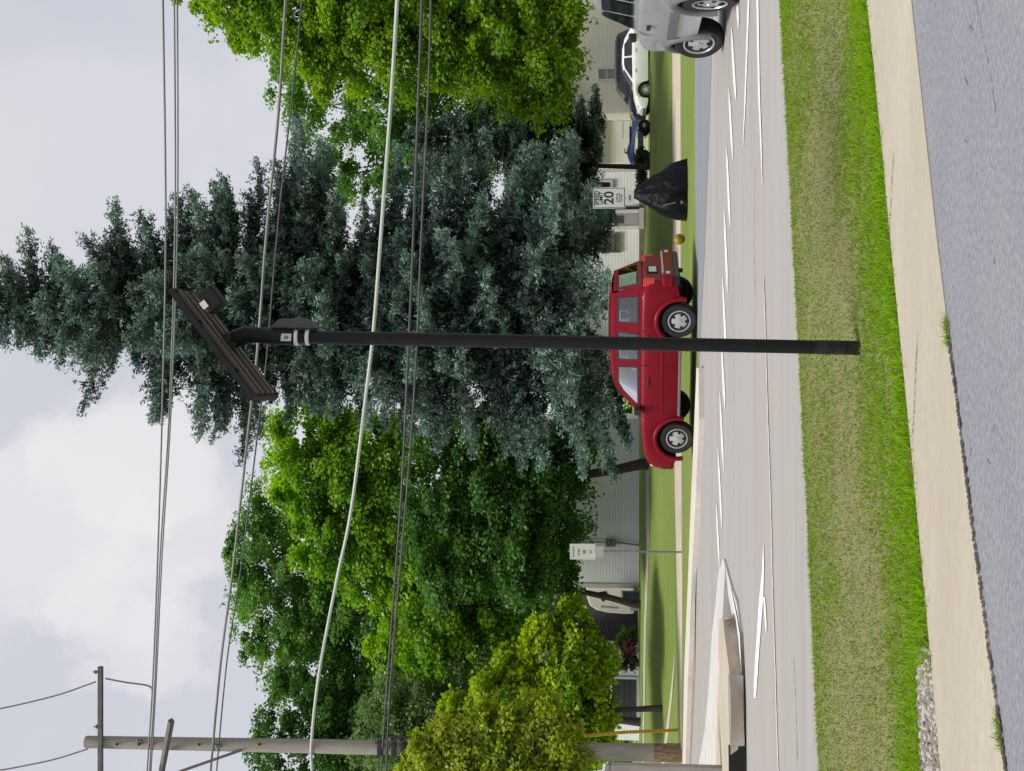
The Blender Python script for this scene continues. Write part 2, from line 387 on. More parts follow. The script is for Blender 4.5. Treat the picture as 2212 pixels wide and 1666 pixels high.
# far pavement, kerb, walkway
M_fwalk = mat('far_concrete', (0.48, 0.41, 0.33), 0.9, noise=(1.5, 0.6, (0.55, 0.49, 0.41)))
fw_far = [G(y, V) for y, V in ((0,1453.5),(340,1454.5),(600,1454.5),(1000,1458),(1301,1464),(1500,1469),(1666,1470.5))]
fw_near = [G(y, V) for y, V in ((0,1471),(340,1471.5),(600,1471.5),(1000,1473.5),(1301,1475),(1500,1473),(1666,1473))]
mb = MB(); A = resample(ext(fw_far, 30), 40); B = resample(ext(fw_near, 30), 40); mb.strip(zed(B, .02), zed(A, .02)); mb.strip(zed(B, -.03), zed(B, .02))
struct('far_pavement', mb, M_fwalk)
kt = [(795,1504.5,1509),(904,1500,1510),(1138,1490,1500),(1229,1487,1495),(1446,1478,1487),(1666,1474,1480),(1800,1471,1475)]
Af = [G(y, a, .1) for y, a, b in kt]; An = [G(y, b, .1) for y, a, b in kt]
gut = [G(y, V) for y, V in ((795,1511),(904,1513),(1138,1506),(1229,1503),(1446,1502.5),(1666,1492),(1800,1486))]
mb = MB(); mb.strip(An, Af); mb.strip(zed(An, -.02), An); mb.strip(Af, zed(Af, -.02)); mb.add([zed(An, -.02)[0], An[0], Af[0], zed(Af, -.02)[0]], [(0,1,2,3)])
struct('kerb', mb, M_curb)
mb = MB(); mb.strip(zed(gut[2:], 0.010), zed(An[2:], 0.010))
struct('gutter', mb, mat('gutter_brown', (0.33, 0.26, 0.19), .95, noise=(3, .7, (0.2, 0.15, 0.1))))
def drape(name, top, bot, m, dz=.012):
    A = [GT(y, V, dz) for y, V in top]; B = [GT(y, V, dz) for y, V in bot]
    mb = MB(); mb.strip(B, A); return struct(name, mb, m)
ysw = (1012, 1080, 1150, 1220, 1290, 1350, 1450, 1555, 1666)
drape('garden_path', list(zip(ysw, (1396, 1396, 1396, 1395.5, 1394, 1392, 1390.5, 1389, 1388))), list(zip(ysw, (1404, 1403.5, 1402.5, 1401.5, 1399, 1396.5, 1394.5, 1393, 1392))), mat('pale_path', (0.43, 0.44, 0.38), .95, noise=(2, .6, (0.3, 0.32, 0.24))))
drape('lawn_path', [(1420,1457.5),(1500,1449),(1570,1440),(1640,1431),(1720,1421)], [(1420,1459),(1500,1453),(1570,1446),(1640,1438),(1720,1430)], M_fwalk)

# painted markings, each one its own sheet
M_mark = mat('white_road_paint', (0.80, 0.79, 0.77), 0.7, noise=(6, 0.5, (0.6, 0.58, 0.56)))
M_mark_worn = mat('worn_road_paint', (0.62, 0.61, 0.6), 0.8, noise=(7, 0.9, (0.40, 0.38, 0.36)))
def marking(pts_w, m=M_mark, z=0.0125):
    A = [G(y, V - q * .38) for y, V, q in pts_w]; B = [G(y, V + q * .38) for y, V, q in pts_w]
    mb = MB(); mb.strip(zed(B, z), zed(A, z)); return struct('lane_marking', mb, m)
for pts in ([(-60,1592.5,6),(0,1594,7),(40,1596,6),(64,1597,1.5)], [(60,1582,1.5),(90,1583.5,5),(160,1587.5,7),(200,1590,5),(216,1591,1)],
            [(190,1576,1.5),(225,1578,5),(300,1582,6),(345,1585,1.5)], [(318,1571,1.5),(360,1573,5),(450,1577,6),(495,1579.5,1)],
            [(452,1566,1.5),(500,1568,5),(580,1571.5,6),(630,1573,2)], [(598,1562.5,1.5),(650,1565,5),(725,1568.5,6),(757,1570,1)],
            [(730,1560,1.5),(790,1562.5,5),(850,1566,6),(885,1568,1)], [(848,1556.5,1.5),(900,1559,4.5),(975,1562.5,5.5),(1017,1565,1)],
            [(968,1552.5,1.5),(1020,1555,4.5),(1100,1559,5),(1142,1561,1)], [(1090,1549.5,1.5),(1130,1551,4),(1190,1554,4.5),(1230,1556,1)]):
    marking(pts)
marking([(-60,1623,6),(0,1619.5,5),(120,1615,4.5),(230,1611,3.5),(322,1607,1)])
marking([(-60,1636.5,6),(0,1638.5,6),(200,1642,5),(330,1647,3.5),(400,1649,1.5)])
marking([(597,1652,1.5),(660,1654,2.5),(760,1657,2),(900,1661,2),(1050,1666,2.2),(1138,1668.5,2),(1260,1671,2.2),(1446,1677,2.2),(1560,1680,2),(1720,1686,2.2)], M_mark_worn)
marking([(1178,1651.5,1),(1230,1651,6),(1290,1647,11),(1330,1644,11),(1400,1639,10),(1480,1634,9),(1508,1633,5)])
marking([(1290,1653,5),(1320,1655,6),(1350,1657,5),(1368,1657.5,1)])

# ------------------------------------------------------------------ median island
md_ = empty('median_island', G(1400, 1600), 0)
md_['kind'] = 'structure'
def rel(o, pts): return [Vector(p) - o.location for p in pts]
far_l = [(1209,1566),(1240,1556),(1310,1550),(1371,1542),(1446,1538),(1510,1533),(1580,1526),(1646,1514),(1700,1500)]
near_l = [(1209,1568),(1228,1574),(1272,1586),(1301,1597),(1371,1606),(1446,1608),(1510,1609),(1580,1610),(1646,1611),(1700,1612)]
M_isl = mat('island_white', (0.55, 0.535, 0.51), .85, noise=(2, .6, (0.45, 0.43, 0.40)))
M_isl_tan = mat('island_tan', (0.46, 0.40, 0.31), .9, noise=(2, .6, (0.38, 0.32, 0.24)))
FL = resample([G(*p) for p in far_l], 30); NL = resample([G(*p) for p in near_l], 30)
mb = MB(); mb.strip(rel(md_, zed(NL, .035)), rel(md_, zed(FL, .035))); mb.strip(rel(md_, zed(NL, -.02)), rel(md_, zed(NL, .035)))
mb.build('apron', M_isl, md_)
# raised kerb block: top outline at height .2, near face down to the road
top_f = [(1337,1552),(1400,1551),(1446,1554),(1520,1549),(1600,1547),(1700,1546)]
top_n = [(1337,1562),(1371,1565),(1400,1569),(1446,1575),(1520,1578),(1600,1578),(1700,1578)]
TF = resample([G(y, V, .2) for y, V in top_f], 24); TN = resample([G(y, V, .2) for y, V in top_n], 24)
bot_n = [(1337,1585),(1371,1594),(1446,1603),(1520,1606),(1600,1607),(1700,1608)]
BN = resample([G(y, V, .036) for y, V in bot_n], 24)
mb = MB(); mb.strip(rel(md_, TN), rel(md_, TF)); mb.strip(rel(md_, BN), rel(md_, TN)); mb.strip(rel(md_, TF), rel(md_, zed(TF, .02)))
mb.add(rel(md_, [BN[0], TN[0], TF[0], zed(TF, .036)[0]]), [(0, 1, 2, 3)])
mb.build('raised_kerb', M_isl_tan, md_)
# low concrete nose in front of it, pale end piece and the dark drain opening
nose = [G(1214,1566,.036), G(1240,1557,.06), G(1320,1551,.12), G(1336,1552,.16), G(1336,1561,.16), G(1290,1563,.1), G(1240,1566,.05)]
mb = MB(); mb.add(rel(md_, nose), [tuple(range(7))[::-1]]); mb.add(rel(md_, [nose[3], nose[4], zed([nose[4]], 0.03)[0], zed([nose[3]], .03)[0]]), [(0,1,2,3)])

for i in range(7): mb.add(rel(md_, [nose[i], nose[(i+1) % 7], zed([nose[(i+1) % 7]], .0)[0], zed([nose[i]], .0)[0]]), [(0,1,2,3)])
mb.build('nose_slab', M_isl, md_)
n0 = BN[14]; d_ = (BN[20] - BN[14]).normalized(); nrm = Vector((d_.y, -d_.x, 0)); nrm = nrm if nrm.y < 0 else -nrm
def face_panel(y0, y1, v0t, v1t, v0b, v1b, out_, m, nm):
    P = [G(y0, v0b, .03), G(y1, v1b, .03)]; d = P[1] - P[0]; h0 = .185
    nn = Vector((d.y, -d.x, 0)).normalized(); nn = nn if nn.y < 0 else -nn
    a, b = P[0] + nn * out_, P[1] + nn * out_
    back = -nn * .12
    v = [a, b, b + Vector((0,0,h0)), a + Vector((0,0,h0)), a + back, b + back, b + back + Vector((0,0,h0)), a + back + Vector((0,0,h0))]
    mb = MB(); mb.add(rel(md_, v), [(0,1,2,3),(3,2,6,7),(0,3,7,4),(1,5,6,2)]); mb.build(nm, m, md_)
face_panel(1459, 1610, 0, 0, 1605, 1608, .02, mat('grey_concrete_end', (0.42, 0.44, 0.46), .85, noise=(3, .5, (0.35, 0.36, 0.38))), 'end_block')
face_panel(1612, 1700, 0, 0, 1608, 1609, .015, M_dark, 'drain_opening')
md_['label'] = 'concrete median island with a pale pointed nose and tan kerb'
marking([(1272,1585,2),(1320,1596,3.5),(1371,1605,4),(1446,1609,3.5),(1480,1610,1)], M_mark, .05)

# ------------------------------------------------------------------ foliage
def cloud_mesh(name, verts, nq, tint, m, parent=None, tri=False):
    k = 3 if tri else 4
    me = bpy.data.meshes.new(name); me.vertices.add(len(verts)); me.vertices.foreach_set('co', verts.astype(np.float32).ravel())
    me.loops.add(nq * k); me.polygons.add(nq)
    me.loops.foreach_set('vertex_index', np.arange(nq * k, dtype=np.int32))
    me.polygons.foreach_set('loop_start', np.arange(0, nq * k, k, dtype=np.int32))
    me.polygons.foreach_set('loop_total', np.full(nq, k, dtype=np.int32))
    at = me.attributes.new('tint', 'FLOAT', 'POINT'); at.data.foreach_set('value', np.repeat(tint, k).astype(np.float32))
    me.materials.append(m); me.update(calc_edges=True); me.validate()
    o = bpy.data.objects.new(name, me); COL.objects.link(o)
    if parent: o.parent = parent
    return o
def norm(a): return a / np.maximum(1e-9, np.linalg.norm(a, axis=-1, keepdims=True))
def leaves(c, nrm_, ln, wd):
    n = len(c); r = norm(rng.normal(size=(n, 3)))
    a = norm(np.cross(nrm_, r)); a[:, 2] -= 0.35; a = norm(a); b = norm(np.cross(nrm_, a))
    ln = ln[:, None]; wd = wd[:, None]
    v = np.stack([c - a * ln * .5, c + b * wd * .5 + a * ln * .05, c + a * ln * .5, c - b * wd * .5 + a * ln * .05], 1)
    return v.reshape(-1, 3)
def broadleaf(name, label, m, lobes, base, D, trunk_r, ncl, nlf, leaf=.17, clr=.5, limbs=True, cat='tree', group=None, hang=0.3, trunk_top=None, seed=1, depth=1.0, bark=None):
    """lobes: (y, V, half width px, half height px) seen from the street at distance D"""
    lr = np.random.default_rng(seed); rs = random.Random(seed)
    root = empty(name, base, 0, label, cat, group); b0 = np.array(base)
    s = D / FPX; C = []; Rr = []
    for (y, V, hw, hh, *dd) in lobes:
        off = dd[0] if dd else lr.uniform(-.6, .6)
        C.append(AT(y, V, D + off)); Rr.append((hw * s, min(hw * s * depth, 3.2), hh * s))
    C = np.array([tuple(q) for q in C]); Rr = np.array(Rr)
    vol = (Rr[:, 0] * Rr[:, 2]); nper = np.maximum(4, (ncl * vol / vol.sum())).astype(int)
    cc = []; oo = []
    for i in range(len(C)):
        d = norm(lr.normal(size=(nper[i], 3))); rad = lr.uniform(.35, 1.04, size=(nper[i], 1)) ** .6
        cc.append(C[i] + d * rad * Rr[i]); oo.append(d)
    cc = np.concatenate(cc); oo = np.concatenate(oo)
    P = []; N = []; T = []
    for k in range(len(cc)):
        n = int(nlf * lr.uniform(.5, 1.4)); r = clr * lr.uniform(.6, 1.45)
        out_ = norm(oo[k] * np.array([1, 1, .3]) + np.array([0, 0, -hang]))
        q = norm(lr.normal(size=(n, 3))) * (lr.uniform(0, 1, size=(n, 1)) ** .45) * r * np.array([1, 1, .62])
        q += out_ * (lr.uniform(0, 1, size=(n, 1)) ** 2) * r * .9
        P.append(cc[k] + q); N.append(norm(np.array([0, 0, .75]) + oo[k] * .45 + lr.normal(size=(n, 3)) * .55))
        T.append(np.clip(.5 + lr.normal() * .14 + lr.normal(size=n) * .17, 0, 1))
    P = np.concatenate(P); N = np.concatenate(N); T = np.concatenate(T)
    ln = leaf * lr.uniform(.65, 1.35, size=len(P)); v = leaves(P - b0, N, ln, ln * .72)
    crown = cloud_mesh('crown', v, len(P), T, m, root)
    mb = MB()
    if trunk_top is not None:
        tt = Vector(trunk_top) - Vector(base)
    else:
        tt = Vector(C.mean(0)) - Vector(base); tt.z *= .75
    mid = tt * .5 + Vector((rs.uniform(-.15, .15), rs.uniform(-.1, .1), 0))
    mb.tube([(0, 0, -.15), Vector((0, 0, .25)), mid * .5, mid, tt], [trunk_r * 1.35, trunk_r * 1.05, trunk_r * .92, trunk_r * .8, trunk_r * .5], 10)
    if limbs:
        for i in range(len(C)):
            e_ = Vector(C[i]) - Vector(base); st_ = mid.lerp(tt, rs.uniform(0, .9))
            m_ = st_.lerp(e_, .5) + Vector((0, 0, -.25 + rs.uniform(-.3, .3)))
            mb.tube([st_, m_, e_], [trunk_r * .42, trunk_r * .28, trunk_r * .1], 6)
            idx = lr.choice(len(cc), 7)
            for j in idx:
                p = Vector(cc[j]) - Vector(base)
                if (p - e_).length < max(Rr[i]) * 1.3: mb.tube([m_, m_.lerp(p, .55) + Vector((0, 0, .15)), p], [trunk_r * .16, trunk_r * .1, .012], 4)
    mb.build('trunk', bark or M_bark, root, smooth_=50)
    return root

ML_bright = leaf_mat('maple_leaf_bright', (0.075, 0.20, 0.008), (0.31, 0.49, 0.014), .5)
ML_mid = leaf_mat('maple_leaf', (0.06, 0.185, 0.010), (0.29, 0.50, 0.018), .5)
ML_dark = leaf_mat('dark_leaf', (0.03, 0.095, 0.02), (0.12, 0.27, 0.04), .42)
ML_back = leaf_mat('back_leaf', (0.048, 0.14, 0.024), (0.17, 0.34, 0.05), .48)
ML_grey = leaf_mat('grey_green_leaf', (0.09, 0.16, 0.05), (0.19, 0.29, 0.085), .4)
ML_lime = leaf_mat('lime_leaf', (0.10, 0.23, 0.010), (0.46, 0.58, 0.02), .5)
ML_olive = leaf_mat('olive_vine_leaf', (0.13, 0.23, 0.016), (0.46, 0.52, 0.04), .48, c_alt=(0.36, 0.40, 0.06))
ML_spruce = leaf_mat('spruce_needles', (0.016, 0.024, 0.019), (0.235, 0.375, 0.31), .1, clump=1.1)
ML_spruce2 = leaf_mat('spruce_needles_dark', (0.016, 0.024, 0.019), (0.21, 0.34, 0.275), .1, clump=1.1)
ML_shrub = leaf_mat('shrub_leaf', (0.03, 0.06, 0.02), (0.10, 0.14, 0.045), .3)

def spruce(name, label, base, H, half, m, seed, tilt=(0, 0), nper=6, gap=.34, trunk_r=.24, z0=1.7, extra=()):
    """half: list of (height fraction, radius m)"""
    lr = np.random.default_rng(seed); rs = random.Random(seed)
    root = empty(name, base, 0, label, 'tree', 'blue spruces behind the parked red vehicle')
    hx = [a for a, b in half]; hr = [b for a, b in half]
    P = []; A = []; T = []; Ln = []; mb = MB()
    mb.tube([(0, 0, -.2), (0, 0, .5), (tilt[0] * .04, 0, H * .2), (tilt[0] * .45, tilt[1] * .5, H * .5), (tilt[0], tilt[1], H)], [trunk_r * 1.3, trunk_r, trunk_r * .85, trunk_r * .6, .03], 9)
    z = z0; ex = list(extra)
    while z < H - .25 or ex:
        forced = None
        if z >= H - .25: forced = ex.pop(); zk, zsave = forced[0], z
        else: zk = z
        fr = zk / H; rad = np.interp(fr, hx, hr); nb = nper if fr < .58 else (nper - 1 if fr < .85 else 5)
        if forced: nb = 1
        ph = rs.random() * 6.28
        cx, cy = tilt[0] * fr, tilt[1] * fr
        big = lr.uniform(.78, 1.16)
        for k in range(nb):
            az = ph + k * 6.283 / nb + rs.uniform(-.35, .35)
            Lb = rad * big * rs.choice([rs.uniform(.45, .8), rs.uniform(.85, 1.18), rs.uniform(.9, 1.1)]) * (1 if fr < .6 else rs.uniform(.75, 1.15))
            if forced: az, Lb = forced[1], forced[2]
            d = np.array([math.cos(az), math.sin(az), 0]); side = np.array([-d[1], d[0], 0])
            up0 = .28 * (fr - .45) * 2; zz = zk + rs.uniform(-.15, .15)
            def bp(s):
                return np.array([cx, cy, zz]) + d * Lb * s + np.array([0, 0, Lb * (up0 * s - .38 * s * s + .24 * s ** 4)])
            pts = [bp(s) for s in (0, .35, .7, 1)]
            mb.tube([Vector(p) for p in pts], [.05 * Lb / 4 + .012, .04 * Lb / 4 + .01, .02, .006], 4)
            ns = max(4, int(Lb / .10)); bt = rs.gauss(0, .13)
            for s in np.linspace(.12, 1.0, ns):
                o = bp(s); l2 = (.34 * Lb * (1 - s) ** .8 + .20) * rs.uniform(.7, 1.15); l2 = min(l2, 1.25)
                for sg in (-1, 1):
                    dirv = norm(side * sg * 1.0 + d * rs.uniform(.2, 1.0) + np.array([0, 0, rs.uniform(-.75, .35)]))
                    n = max(2, int(l2 / .095)); q = np.linspace(.1, 1, n)[:, None] * l2
                    pp = o + dirv * q + np.array([0, 0, 1]) * (.10 * (q / l2) ** 2 - .05 * q) + lr.normal(size=(n, 3)) * .035
                    P.append(pp); A.append(norm(np.tile(dirv, (n, 1)) * .8 + d * .4 + np.array([0, 0, .38]) + lr.normal(size=(n, 3)) * .42))
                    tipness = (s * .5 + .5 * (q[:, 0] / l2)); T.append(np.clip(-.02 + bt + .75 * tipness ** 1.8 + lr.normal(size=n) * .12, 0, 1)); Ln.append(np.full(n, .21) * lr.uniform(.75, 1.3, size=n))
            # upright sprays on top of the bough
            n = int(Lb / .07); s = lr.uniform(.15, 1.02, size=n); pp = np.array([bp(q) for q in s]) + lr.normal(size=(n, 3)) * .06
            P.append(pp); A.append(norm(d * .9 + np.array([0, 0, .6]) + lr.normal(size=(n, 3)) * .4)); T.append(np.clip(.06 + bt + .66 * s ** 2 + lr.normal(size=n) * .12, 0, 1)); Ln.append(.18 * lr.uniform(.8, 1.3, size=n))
        z += gap * rs.uniform(.75, 1.25) * (1.0 if fr < .55 else 1.12)
    P = np.concatenate(P); A = np.concatenate(A); T = np.concatenate(T); Ln = np.concatenate(Ln)
    rep_ = 5
    P = np.repeat(P, rep_, 0) + lr.normal(size=(len(P) * rep_, 3)) * .045; A = norm(np.repeat(A, rep_, 0) + lr.normal(size=(len(A) * rep_, 3)) * .62)
    T = np.clip(np.repeat(T, rep_) + lr.normal(size=len(T) * rep_) * .07, 0, 1); Ln = np.repeat(Ln, rep_) * lr.uniform(.40, .75, size=len(Ln) * rep_)
    n = len(P); r = norm(np.cross(A, norm(rng.normal(size=(n, 3))))); r2 = norm(np.cross(A, r))
    vv = []
    for b in (r,):
        wd = (Ln * .36)[:, None]; ln = Ln[:, None]
        vv.append(np.stack([P - A * ln * .5, P + b * wd * .5, P + A * ln * .55, P - b * wd * .5], 1))
    v = np.concatenate(vv).reshape(-1, 3)
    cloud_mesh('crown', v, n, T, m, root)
    mb.build('trunk', M_bark, root, smooth_=50)
    return root, n

def onT(y, D):
    p = AT(y, 1400, D); return (p.x, p.y, terrain(p.x, p.y))
SD = 38.5
sb = onT(655, SD); sc_ = SD / FPX
ztop = AT(655, -190, SD).z - sb[2]
def hf(V): return (AT(655, V, SD).z - sb[2]) / ztop
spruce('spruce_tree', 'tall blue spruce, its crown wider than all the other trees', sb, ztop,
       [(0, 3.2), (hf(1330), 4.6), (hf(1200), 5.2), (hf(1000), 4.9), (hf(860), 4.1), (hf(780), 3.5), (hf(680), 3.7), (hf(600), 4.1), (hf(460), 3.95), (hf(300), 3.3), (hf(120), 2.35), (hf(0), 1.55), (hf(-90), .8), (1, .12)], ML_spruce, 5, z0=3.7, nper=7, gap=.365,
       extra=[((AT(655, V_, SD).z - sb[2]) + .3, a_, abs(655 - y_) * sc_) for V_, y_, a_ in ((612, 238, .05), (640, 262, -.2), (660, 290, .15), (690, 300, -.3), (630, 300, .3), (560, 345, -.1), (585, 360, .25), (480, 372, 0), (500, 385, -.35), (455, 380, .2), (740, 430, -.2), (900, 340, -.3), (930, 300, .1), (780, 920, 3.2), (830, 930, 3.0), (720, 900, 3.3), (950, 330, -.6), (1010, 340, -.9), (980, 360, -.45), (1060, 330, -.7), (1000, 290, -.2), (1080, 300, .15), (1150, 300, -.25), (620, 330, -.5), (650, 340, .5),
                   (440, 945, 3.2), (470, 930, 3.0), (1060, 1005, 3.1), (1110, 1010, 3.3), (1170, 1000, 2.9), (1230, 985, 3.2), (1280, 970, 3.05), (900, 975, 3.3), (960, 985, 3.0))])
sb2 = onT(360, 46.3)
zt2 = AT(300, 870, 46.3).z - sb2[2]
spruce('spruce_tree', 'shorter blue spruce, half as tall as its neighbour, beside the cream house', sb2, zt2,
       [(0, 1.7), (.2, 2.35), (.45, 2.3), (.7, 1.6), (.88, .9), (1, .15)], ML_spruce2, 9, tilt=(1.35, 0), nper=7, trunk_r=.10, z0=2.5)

broadleaf('maple_tree', 'bright yellow-green maple overhanging the silver vehicle and cream house', ML_bright,
          [(40,640,80,110),(-60,520,120,120),(110,740,85,120),(150,680,45,70),(0,820,130,200),(60,980,110,150),(130,880,60,90),(120,1080,70,110),(-80,900,170,260),(-40,1150,110,110),(60,1190,80,70),(195,1130,38,90),(235,1190,26,45),(160,980,40,60),(-10,430,40,60),(60,520,30,50),(150,1190,60,60),(30,560,70,60)],
          onT(-90, 41), 41, .26, 760, 190, leaf=.155, clr=.5, seed=3, hang=.55)
broadleaf('leafy_tree', 'dark green rounded tree filling the gap between maple and spruces', ML_back,
          [(230,710,110,90),(200,850,150,140),(270,950,130,150),(350,830,80,120),(380,740,50,60),(150,1050,120,140),(300,1100,100,120),(160,640,80,70)],
          onT(440, 61), 61, .25, 420, 170, leaf=.18, clr=.62, seed=4)
broadleaf('maple_tree', 'big maple with a sunlit yellow-green crown between spruce and lime tree', ML_mid,
          [(945,660,80,100),(1030,640,80,90),(1060,740,110,120),(1150,730,90,110),(1190,830,110,130),(990,800,90,120),(1260,900,110,120),(1310,1010,90,110),(1120,880,70,80),(1380,900,70,110),(1400,1000,50,90),(1330,1120,60,70)],
          onT(1306, 46.5), 46.5, .13, 680, 190, leaf=.16, clr=.52, seed=6, trunk_top=AT(1262, 1130, 46.5))
broadleaf('leafy_tree', 'tree with a dark green crown over the white-sided house, trunk beside the red vehicle', ML_dark,  # crown set darker than the maple next to it
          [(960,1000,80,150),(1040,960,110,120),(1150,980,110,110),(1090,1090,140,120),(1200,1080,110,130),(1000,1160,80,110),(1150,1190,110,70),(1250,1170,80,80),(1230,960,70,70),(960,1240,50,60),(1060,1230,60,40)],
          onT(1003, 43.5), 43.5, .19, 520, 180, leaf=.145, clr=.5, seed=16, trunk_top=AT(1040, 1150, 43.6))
broadleaf('leafy_tree', 'tallest dark green broadleaf tree behind the sunlit maple', ML_back,
          [(1090,600,60,70),(1180,560,90,85),(1250,620,120,120),(1350,620,110,130),(1440,700,110,150),(1380,820,120,150),(1300,760,120,140),(1480,860,100,130),(1360,980,120,150),(1450,1060,110,150),(1290,1120,120,110)],
          onT(1400, 61), 59, .24, 760, 180, leaf=.17, clr=.6, seed=8, trunk_top=AT(1300, 1100, 59))
broadleaf('leafy_tree', 'sparse dark tree with gaps of sky beside the utility pole', ML_dark,
          [(1540,640,95,110),(1630,640,90,110),(1590,760,110,130),(1690,780,110,150),(1510,790,60,90),(1650,900,110,130)],
          onT(1720, 56), 56, .2, 300, 160, leaf=.175, clr=.55, seed=10)
broadleaf('willow_tree', 'dull grey-green tree between the dark trees and the lime tree', ML_grey,
          [(1520,850,70,90),(1570,930,90,110),(1480,980,80,90),(1600,840,70,90),(1430,1060,60,70)],
          onT(1560, 46.5), 46.5, .14, 230, 120, leaf=.14, clr=.5, seed=12)
broadleaf('lime_tree', 'small lime-green tree with a thin dark trunk in front of the charcoal garage', ML_lime,
          [(1330,1235,22,40),(1360,1215,35,55),(1400,1180,50,65),(1420,1260,45,50),(1450,1230,50,70),(1445,1110,40,50),(1480,1130,55,80),(1500,1060,35,50),(1540,1190,70,90),(1560,1070,60,80),(1545,990,35,50),(1620,1180,70,90),(1600,1000,50,60),(1395,1290,30,28),(1500,1285,70,36),(1580,1290,50,30),(1460,1290,40,35)],
          onT(1530, 40), 40, .1, 520, 150, leaf=.16, clr=.34, seed=13, trunk_top=AT(1528, 1240, 40), hang=.5)
# a far wood that reads as one mass behind the houses
P = []; N = []; T = []
for k in range(420):
    x = rng.uniform(-48, 48); yy = rng.uniform(86, 100); zz = rng.uniform(.5, 11) * (0.7 + .3 * math.sin(x * .3))
    n = 60; q = norm(rng.normal(size=(n, 3))) * rng.uniform(.2, 1, size=(n, 1)) * 1.7
    P.append(np.array([x, yy, zz]) + q); N.append(norm(rng.normal(size=(n, 3)) * .6 + np.array([0, -.3, .7]))); T.append(np.clip(.45 + rng.normal(size=n) * .2, 0, 1))
P = np.concatenate(P); N = np.concatenate(N); T = np.concatenate(T)
o = cloud_mesh('far_wood', leaves(P, N, np.full(len(P), .55), np.full(len(P), .45)), len(P), T, ML_dark)
tag(o, 'dark far wood behind the houses', 'wood', kind='stuff')

# ------------------------------------------------------------------ near grass strip (blades)
NE = resample(near_edge, 80); WF = resample(walk_far, 80)
NEe = resample(ext(near_edge, 3.0), 120); WFe = resample(ext(walk_far, 3.0), 120)
def on_strip(s, t):
    f = s * 119; i = np.clip(f.astype(int), 0, 118); q = (f - i)[:, None]
    a = np.array([tuple(p) for p in NEe]); b = np.array([tuple(p) for p in WFe])
    A_ = a[i] * (1 - q) + a[i+1] * q; B_ = b[i] * (1 - q) + b[i+1] * q
    return A_ * (1 - t[:, None]) + B_ * t[:, None]
def vnoise(p, sc, seed):
    r = np.random.default_rng(seed); tab = r.random((64, 64)); u = p[:, 0] * sc; v_ = p[:, 1] * sc
    i = np.floor(u).astype(int); j = np.floor(v_).astype(int); fu = u - i; fv = v_ - j
    fu = fu * fu * (3 - 2 * fu); fv = fv * fv * (3 - 2 * fv)
    g = lambda a, b: tab[a % 64, b % 64]
    return g(i, j) * (1-fu) * (1-fv) + g(i+1, j) * fu * (1-fv) + g(i, j+1) * (1-fu) * fv + g(i+1, j+1) * fu * fv
NB = 300000
s = rng.random(NB); t = rng.random(NB) * 1.0
p = on_strip(s, t)
nz = vnoise(p, 1.3, 1) * .5 + vnoise(p, 4.0, 2) * .3 + vnoise(p, 11, 3) * .2
tj = t + (nz - .5) * .16
lf = vnoise(p, .8, 12) * .6 + vnoise(p, 2.1, 14) * .4; tj = tj + (lf - .5) * .42
dead = np.clip(1 - np.abs((tj - .46) / .30) ** 2, 0, 1)
lush = np.maximum(np.clip((tj - .58) / .34, 0, 1) ** 1.3, .62 * np.clip(1 - tj / .34, 0, 1))
prob = np.clip(.62 + .38 * lush, 0, 1) * np.clip(.35 + 1.2 * nz, .25, 1)
keep = rng.random(NB) < prob
p, dead, lush, nz, t, lf = p[keep], dead[keep], lush[keep], nz[keep], t[keep], lf[keep]
n = len(p); mot = vnoise(p, 4.5, 5) * .45 + vnoise(p, 13.0, 6) * .35 + vnoise(p, 31.0, 8) * .2
edge = np.clip((t - .9) / .08, 0, 1)
keep2 = ~((p[:, 0] < -1.36 - .12 * nz) & (t > .90)); p, dead, lush, nz, t, lf, mot, edge = p[keep2], dead[keep2], lush[keep2], nz[keep2], t[keep2], lf[keep2], mot[keep2], edge[keep2]; n = len(p)
h = (.018 + .013 * lush + .014 * edge + .006 * rng.random(n)) * rng.uniform(.5, 1.5, n) * (.7 + .7 * mot)
lean = rng.normal(size=(n, 3)) * np.array([1, 1, 0]) * .75 * h[:, None]
isdead = rng.random(n) < np.clip(.04 + dead * .34 - .10 * lush + (mot - .5) * 1.5 + (lf - .5) * .35, .02, .92)
h[isdead] *= .7; lean[isdead] *= 1.5
an = rng.uniform(0, 6.283, n); wv = np.stack([np.cos(an), np.sin(an), 0 * an], 1) * (.0035 + .0035 * rng.random(n) + .002 * lush)[:, None]
tip = p + lean + np.array([0, 0, 1]) * h[:, None]
v = np.stack([p - wv, p + wv, tip], 1).reshape(-1, 3)
tint = np.where(isdead, .70 + .30 * rng.random(n) ** 1.3, np.clip(.12 + .46 * lush + .15 * rng.normal(size=n) + .35 * (mot - .5), 0, .62))
M_gr = bpy.data.materials.new('grass_blades'); M_gr.use_nodes = True
tt = M_gr.node_tree; tt.nodes.clear()
o_ = tt.nodes.new('ShaderNodeOutputMaterial'); d_n = tt.nodes.new('ShaderNodeBsdfDiffuse'); t_n = tt.nodes.new('ShaderNodeBsdfTranslucent'); mxx = tt.nodes.new('ShaderNodeMixShader'); mxx.inputs[0].default_value = .4
at_ = tt.nodes.new('ShaderNodeAttribute'); at_.attribute_name = 'tint'; rr_ = tt.nodes.new('ShaderNodeValToRGB')
el = rr_.color_ramp.elements; el[0].position = 0; el[0].color = (.13, .18, .03, 1); el[1].position = 1; el[1].color = (.48, .395, .17, 1)
q_ = el.new(.32); q_.color = (.215, .36, .022, 1); q_ = el.new(.62); q_.color = (.22, .42, .012, 1); q_ = el.new(.70); q_.color = (.25, .215, .075, 1)
tt.links.new(at_.outputs['Fac'], rr_.inputs[0]); tt.links.new(rr_.outputs[0], d_n.inputs[0]); tt.links.new(rr_.outputs[0], t_n.inputs[0])
